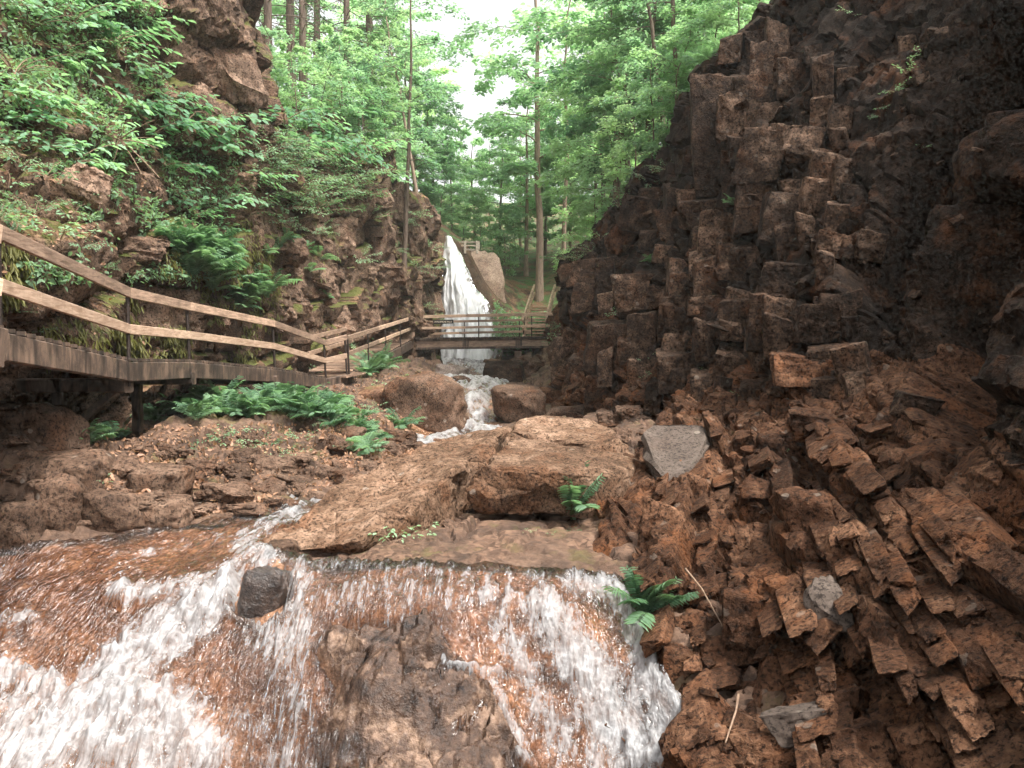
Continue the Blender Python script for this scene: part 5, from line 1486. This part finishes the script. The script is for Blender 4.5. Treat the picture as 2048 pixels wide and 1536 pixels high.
# bare twigs and a fallen stick
def stick(pts, rad, label, name="fallen_branch", mat=TWIG):
    mb = MB(); pts = np.array(pts); mb.tube(pts - pts[0], np.linspace(rad, rad * .45, len(pts)), 6)
    return tag(link(name, mb.mesh(name), mat, loc=pts[0]), label, "branch")
for (a, b, label) in [((1375, 1150), (1450, 1262), "thin dead stick lying over the red stones beside the bright fern"), ((1480, 1400), (1455, 1490), "thin dead stick among the red stones near the water")]:
    g0_, g1_ = hit(*a), hit(*b)
    p0_, p1_ = np.array(g0_[0]) + np.array([-.05, -.12, .10]), np.array(g1_[0]) + np.array([-.05, -.12, .08])
    stick([p0_, p0_ * .6 + p1_ * .4 + np.array([.02, 0, .02]), p1_], .012, label)
g = hit(232, 300, (1,))
if g:
    b = np.array(g[0]) + np.array([.25, -.35, .1]); mb = MB()
    for dx_, dz_ in ((.55, .35), (.6, -.05), (.35, -.4), (.6, -.45), (-.05, -.45), (-.3, .05)):
        t = np.linspace(0, 1, 7)[:, None]
        mb.tube(np.array([0, 0, 0]) + np.array([dx_, -.1, dz_]) * t * 1.3 + np.array([0, 0, -.14]) * t ** 2 * np.sign(dx_), .016 * (1 - t[:, 0] * .6), 5)
    tag(link("bare_root", mb.mesh("bare_root"), TWIG, loc=b), "pale bare root branching out of the slope among the broad-leaved shrubs", "root")
# ---------------------------------------------------------------- trees
def broadleaf(seed, H=14.0, start=.3, nlimb=24, reach=3.6, leaf=.17, per=26, rad=.17, lean=0.0, flat=.22, twigs=11):
    """trunk, limbs and layered crown of one tree; returns (trunk mesh, crown mesh)"""
    rr = np.random.default_rng(seed); tm, cm = MB(), MB()
    t = np.linspace(0, 1, 14)
    bend = np.cumsum(rr.normal(size=(14, 2)) * .10, 0) * t[:, None]
    tr = np.stack([bend[:, 0] + lean * H * t, bend[:, 1], H * t], 1)
    rv = rad * (1 - .86 * t ** 1.1) * np.where(t < .05, 1.25, 1)
    tm.tube(tr, rv, 9)
    pos, al, nm, sz = [], [], [], []
    for i in range(nlimb):
        q = start + (1 - start) * (i + rr.random() * .8) / nlimb
        c = np.array([np.interp(q, t, tr[:, j]) for j in range(3)])
        a = i * 2.4 + rr.uniform(-.6, .6)
        prof = math.sin(math.pi * min(1, max(.12, (1 - (q - start) / (1 - start)) * .72 + .14)))
        L = reach * prof * rr.uniform(.65, 1.15)
        e = rr.uniform(.15, .6) if q < .85 else rr.uniform(.6, 1.1)
        s = np.linspace(0, 1, 8)
        lp = c + np.stack([np.cos(a) * L * s, np.sin(a) * L * s, L * (math.sin(e) * s - .42 * s ** 2)], 1)
        lp[:, :2] += rr.normal(size=(8, 2)) * .06 * L * s[:, None]
        tm.tube(lp, np.maximum(.006, .32 * np.interp(q, t, rv) * (1 - s * .85)), 5)
        for k in range(twigs):
            u = .22 + .78 * (k + rr.random()) / twigs
            b = np.array([np.interp(u, s, lp[:, j]) for j in range(3)])
            ta = a + rr.choice((-1, 1)) * rr.uniform(.35, 1.25); tl = L * .40 * (1.05 - .55 * u) * rr.uniform(.6, 1.2)
            dirn = np.array([math.cos(ta), math.sin(ta), rr.normal() * .12 - .10])
            if k % 2 == 0: tm.tube(np.stack([b, b + dirn * tl * .8]), [.012, .004], 3)
            m = per
            w = rr.random(m); sd = np.stack([-math.sin(ta) * np.ones(m), math.cos(ta) * np.ones(m), np.zeros(m)], 1)
            wob = rr.normal(size=m)[:, None]
            p = b + dirn * tl * w[:, None] + sd * wob * .22 * tl * (1 - .5 * w[:, None]) + rr.normal(size=(m, 3)) * np.array([.03, .03, .09]) * (1 + tl * .4)
            pos.append(p); al.append(np.tile(dirn, (m, 1)) + sd * np.sign(wob) * .8 + rr.normal(size=(m, 3)) * .35 + np.array([0, 0, -.15]))
            nm.append(rr.normal(size=(m, 3)) * flat * 1.4 + np.array([0, 0, 1.])); sz.append(leaf * rr.uniform(.6, 1.2, m))
    cm.leaves(np.concatenate(pos), np.concatenate(al), np.concatenate(nm), np.concatenate(sz), .62, .08)
    return tm.mesh("trunk"), cm.mesh("crown")

def conifer(seed, H=18.0, start=.18, rad=.22, nw=34):
    rr = np.random.default_rng(seed); tm, cm = MB(), MB()
    t = np.linspace(0, 1, 12)
    bend = np.cumsum(rr.normal(size=(12, 2)) * .06, 0) * t[:, None]
    tr = np.stack([bend[:, 0], bend[:, 1], H * t], 1); rv = rad * (1 - .85 * t)
    tm.tube(tr, rv, 9)
    pos, al, nm, sz = [], [], [], []
    for i in range(nw * 3):
        q = start * .5 + (1 - start * .5) * (i + rr.random()) / (nw * 3)
        c = np.array([np.interp(q, t, tr[:, j]) for j in range(3)]); a = rr.uniform(0, 6.28)
        L = (2.6 * (1 - q) + .4) * rr.uniform(.6, 1.1); s = np.linspace(0, 1, 6)
        lp = c + np.stack([np.cos(a) * L * s, np.sin(a) * L * s, L * (.10 * s - .30 * s ** 2)], 1)
        tm.tube(lp, np.maximum(.004, .028 * (1 - s * .85)), 4)
        dead = q < start + .12
        m = 14 if dead else 90
        if dead and rr.random() < .6: continue
        u = rr.random(m) ** .7; b = np.stack([np.interp(u, s, lp[:, j]) for j in range(3)], 1)
        sd = np.array([-math.sin(a), math.cos(a), 0]); wob = rr.normal(size=m)[:, None]
        pos.append(b + sd * wob * .16 * L * (1.1 - u[:, None]) + rr.normal(size=(m, 3)) * .03)
        al.append(sd * np.sign(wob) + np.array([math.cos(a), math.sin(a), -.2]) * .7 + rr.normal(size=(m, 3)) * .3)
        nm.append(rr.normal(size=(m, 3)) * .3 + np.array([0, 0, 1.])); sz.append(rr.uniform(.08, .2, m))
    cm.leaves(np.concatenate(pos), np.concatenate(al), np.concatenate(nm), np.concatenate(sz), .28, .02)
    return tm.mesh("trunk"), cm.mesh("crown")

def mats(pair, bark, green): pair[0].materials.append(bark); pair[1].materials.append(green); return pair
TREES = [mats(broadleaf(1, 15, .22, 26, 4.2, .235, 34), BARK_PALE, G_TREE), mats(broadleaf(2, 13, .15, 26, 4.0, .235, 34), BARK, G_TREE2),
         mats(broadleaf(3, 16, .30, 26, 3.8, .23, 34, lean=.03), BARK_PALE, G_TREE), mats(broadleaf(4, 12, .10, 28, 3.6, .23, 34), BARK, G_TREE)]
THIN = [mats(broadleaf(5, 13, .32, 20, 2.6, .15, 13, .10, flat=.3), BARK, G_TREE), mats(broadleaf(6, 14, .42, 16, 2.8, .16, 14, .12, lean=.02), BARK_PALE, G_TREE2)]
YOUNG = [mats(broadleaf(7, 5.5, .10, 20, 2.0, .16, 20, .05, flat=.3, twigs=9), BARK, G_TREE2), mats(broadleaf(8, 5.0, .08, 20, 2.1, .16, 20, .05, flat=.3, twigs=9), BARK, G_TREE)]
PINES = [mats(conifer(1), BARK, G_PINE), mats(conifer(2, 20, .3, .2, 30), BARK, G_PINE)]

def tree(pool, x, y, label, group=None, scale=1.0, rot=None, lean=(0, 0), z=None, name="broadleaf_tree"):
    zz = (ground_z(x, y) if z is None else z) - .15
    o = empty(name, (x, y, zz), label, "tree", group)
    o.rotation_euler = (lean[0], lean[1], rf.uniform(0, 6.28) if rot is None else rot)
    o.scale = (scale,) * 3
    a, b = pool
    link("trunk", a, None, o); link("crown", b, None, o)
    return o
def at_px(px, Y): return (px - 1024) / FPX * Y

# the two tall pale trunks in the middle beyond the bridge
x = at_px(1078, 47); tree(TREES[2], x, 47, "tall pale trunk standing right behind the staircase beyond the bridge", scale=1.45, lean=(0, -.06), rot=1.0)
x = at_px(1122, 45); tree(THIN[1], x, 45, "slender trunk leaning over beside the tall pale one", scale=1.3, lean=(0, -.16), rot=2.0)
x = at_px(1052, 52); tree(TREES[0], x, 52, "short visible trunk on the brown slope between the dome and the tall pale trunk", scale=.9)
# thin dark tree against the sky
x = at_px(806, 34); tree(THIN[0], x, 34.5, "thin dark tree standing against the white sky on the far cliff's corner", scale=1.15, lean=(0, .04), rot=.3)
x = at_px(835, 38); tree(THIN[1], x, 38.5, "leaning young tree just behind the thin dark one", scale=.8, lean=(0, .14))
# background wood
for px, Y, k, sc in [(905, 54, 1, .62), (950, 58, 3, .70), (1000, 56, 1, .75), (1040, 62, 0, .70), (1090, 58, 1, .85), (1140, 54, 0, .85), (1190, 52, 3, .95), (1240, 48, 1, .95), (1290, 46, 2, 1.0), (870, 50, 3, .75), (830, 52, 1, .85), (780, 50, 0, .9), (730, 48, 3, .95),
                     (980, 72, 2, .62), (1060, 76, 0, .8), (920, 78, 3, .60), (1150, 74, 2, 1.0), (820, 70, 2, .95), (1230, 66, 1, 1.1), (700, 62, 2, 1.1), (1330, 58, 0, 1.1), (620, 58, 0, 1.1), (540, 54, 3, 1.1), (1420, 50, 2, 1.1)]:
    tree(TREES[k], at_px(px, Y), Y, "green broadleaf tree in the wood beyond the falls", "trees in the wood beyond the falls", sc)
for px, Y, k, sc in [(1010, 49, 0, .8), (1030, 55, 1, .8), (1170, 40, 0, .9), (985, 50, 1, .6), (960, 52, 0, .7), (905, 48, 0, .6), (880, 46, 1, .8), (925, 56, 1, .8), (1215, 38, 0, .9)]:
    tree(YOUNG[k], at_px(px, Y), Y, "young understorey tree with low layered leaves beyond the bridge", "understorey trees beyond the bridge", sc)
# trees on top of the right-hand cliff
for px, Y, k, sc, ln in [(1225, 30, 0, .80, -.08), (1260, 34, 3, .9, -.05), (1290, 27, 1, .75, -.05), (1330, 30, 2, .9, 0), (1380, 26, 3, .8, 0), (1430, 30, 0, .9, 0), (1500, 27, 1, .9, 0), (1210, 37, 1, .85, -.05)]:
    tree(TREES[k], at_px(px, Y), Y, "broadleaf tree on the brow of the dark cliff", "trees on the brow of the dark cliff", sc, (ln and None), (0, ln))
for px, Y, k, sc in [(1270, 24, 0, .7), (1330, 22, 1, .6), (1400, 21, 0, .6), (1450, 21, 1, .55), (1240, 28, 1, .8), (1190, 31, 0, .7), (1360, 25, 1, .8), (1300, 21, 1, .6), (1345, 20.2, 0, .6), (1415, 19.6, 1, .55), (1470, 18.8, 0, .5)]:
    tree(YOUNG[k], at_px(px, Y), Y, "young leafy tree rooted along the edge of the dark cliff", "young trees along the dark cliff's edge", sc)
x = at_px(1245, 36); tree(THIN[1], x, 36, "bare brown trunk slanting up through the leaves above the dark cliff's end", scale=.9, lean=(0, -.10), rot=0)
for px, Y, ln in [(1355, 21.5, -.10), (1330, 23, -.14)]:
    tree(THIN[0], at_px(px, Y), Y, "thin leaning trunk on the mossy top of the dark cliff", "thin trunks on the dark cliff", .75, None, (0, ln))
tree(THIN[0], at_px(1190, 31), 31, "slim tree leaning far out over the gorge above the staircase", None, 1.0, None, (0, -.28))
tree(TREES[3], at_px(832, 47), 47, "tree at the edge of the sky gap behind the far cliff corner", None, .9, None, (0, .0))
# conifers and saplings on the left-hand cliff
for px, Y, k, sc in [(508, 24, 0, .9), (545, 30, 1, .9), (590, 33, 0, 1.0), (612, 31, 1, .8), (640, 40, 0, 1.1), (700, 36, 1, 1.0), (745, 40, 0, 1.1), (470, 26, 1, 1.0), (385, 22, 0, .9)]:
    tree(PINES[k], at_px(px, Y), Y, "dark straight-trunked conifer on top of the brown cliff", "conifers on the brown cliff", sc, name="conifer")
for px, Y, k, sc in [(640, 29, 1, .75), (690, 31, 0, .75), (600, 27, 0, .6), (735, 33, 1, .7), (775, 34, 0, .65), (665, 34, 1, 1.0), (720, 38, 0, 1.1), (560, 28, 1, .6), (790, 42, 1, 1.0)]:
    tree(YOUNG[k], at_px(px, Y), Y, "bright green young tree among the conifers on the brown cliff", "young trees on the brown cliff", sc)

# ---------------------------------------------------------------- spray and haze
sp = MB(); oc = np.array([(1, 0, 0), (-1, 0, 0), (0, 1, 0), (0, -1, 0), (0, 0, 1), (0, 0, -1)], float)
of = [(0, 2, 4), (2, 1, 4), (1, 3, 4), (3, 0, 4), (2, 0, 5), (1, 2, 5), (3, 1, 5), (0, 3, 5)]
fsel = np.where(foam * sm > .82)[0]
rr = np.random.default_rng(9)
for i in rr.choice(fsel, 500):
    s = rr.uniform(.002, .006); p = WV[i] + np.array([rr.normal() * .04, rr.normal() * .04, abs(rr.normal()) * .07 + .01])
    sp.add(oc * s * np.array([1, 1, 1.6]) + p, None, of)
M_DROP = plain_mat("water_drop", (.85, .86, .87), .2)
tag(link("water_spray", sp.mesh("water_spray"), M_DROP), "white droplets thrown up by the stream", kind="stuff")

hz_m, nodes, links = new_mat("haze_air")
nn = N(nodes, links)
pv = nn("ShaderNodeVolumePrincipled", {"Color": (.93, .97, .94, 1), "Density": .0007, "Anisotropy": .2})
ho = nn("ShaderNodeOutputMaterial"); links.new(pv.outputs[0], ho.inputs["Volume"])
bmz = MB(); a, b = np.array([-75, -6, -8.]), np.array([75, 140, 48.])
vv = np.array([(x, y, z) for z in (a[2], b[2]) for y in (a[1], b[1]) for x in (a[0], b[0])])
bmz.add(vv, [(0, 2, 3, 1), (4, 5, 7, 6), (0, 1, 5, 4), (2, 6, 7, 3), (0, 4, 6, 2), (1, 3, 7, 5)])
haze = tag(link("haze", bmz.mesh("haze", False), hz_m), "thin pale haze filling the gorge", kind="stuff")

# ---------------------------------------------------------------- tell look-alikes apart by their place in the row
ORD = ["leftmost", "second from the left", "third from the left", "fourth from the left", "fifth from the left", "sixth from the left", "seventh from the left", "eighth from the left",
       "ninth from the left", "tenth from the left", "eleventh from the left", "twelfth from the left", "thirteenth from the left", "fourteenth from the left"]
bpy.context.view_layer.update()
by = {}
for o in C.objects:
    if o.parent is None and "group" in o.keys(): by.setdefault(o["group"], []).append(o)
for g_, os_ in by.items():
    if 2 <= len(os_) <= 14 and len({o["label"] for o in os_}) == 1:
        os_.sort(key=lambda o: proj(np.array([o.location[:]]))[0][0])
        for i, o in enumerate(os_):
            w_ = o["label"].split()
            lab = " ".join(w_) + ", " + (ORD[i] if i < len(os_) - 1 else "rightmost")
            o["label"] = lab if len(lab.split()) <= 16 else " ".join(lab.split()[:16])
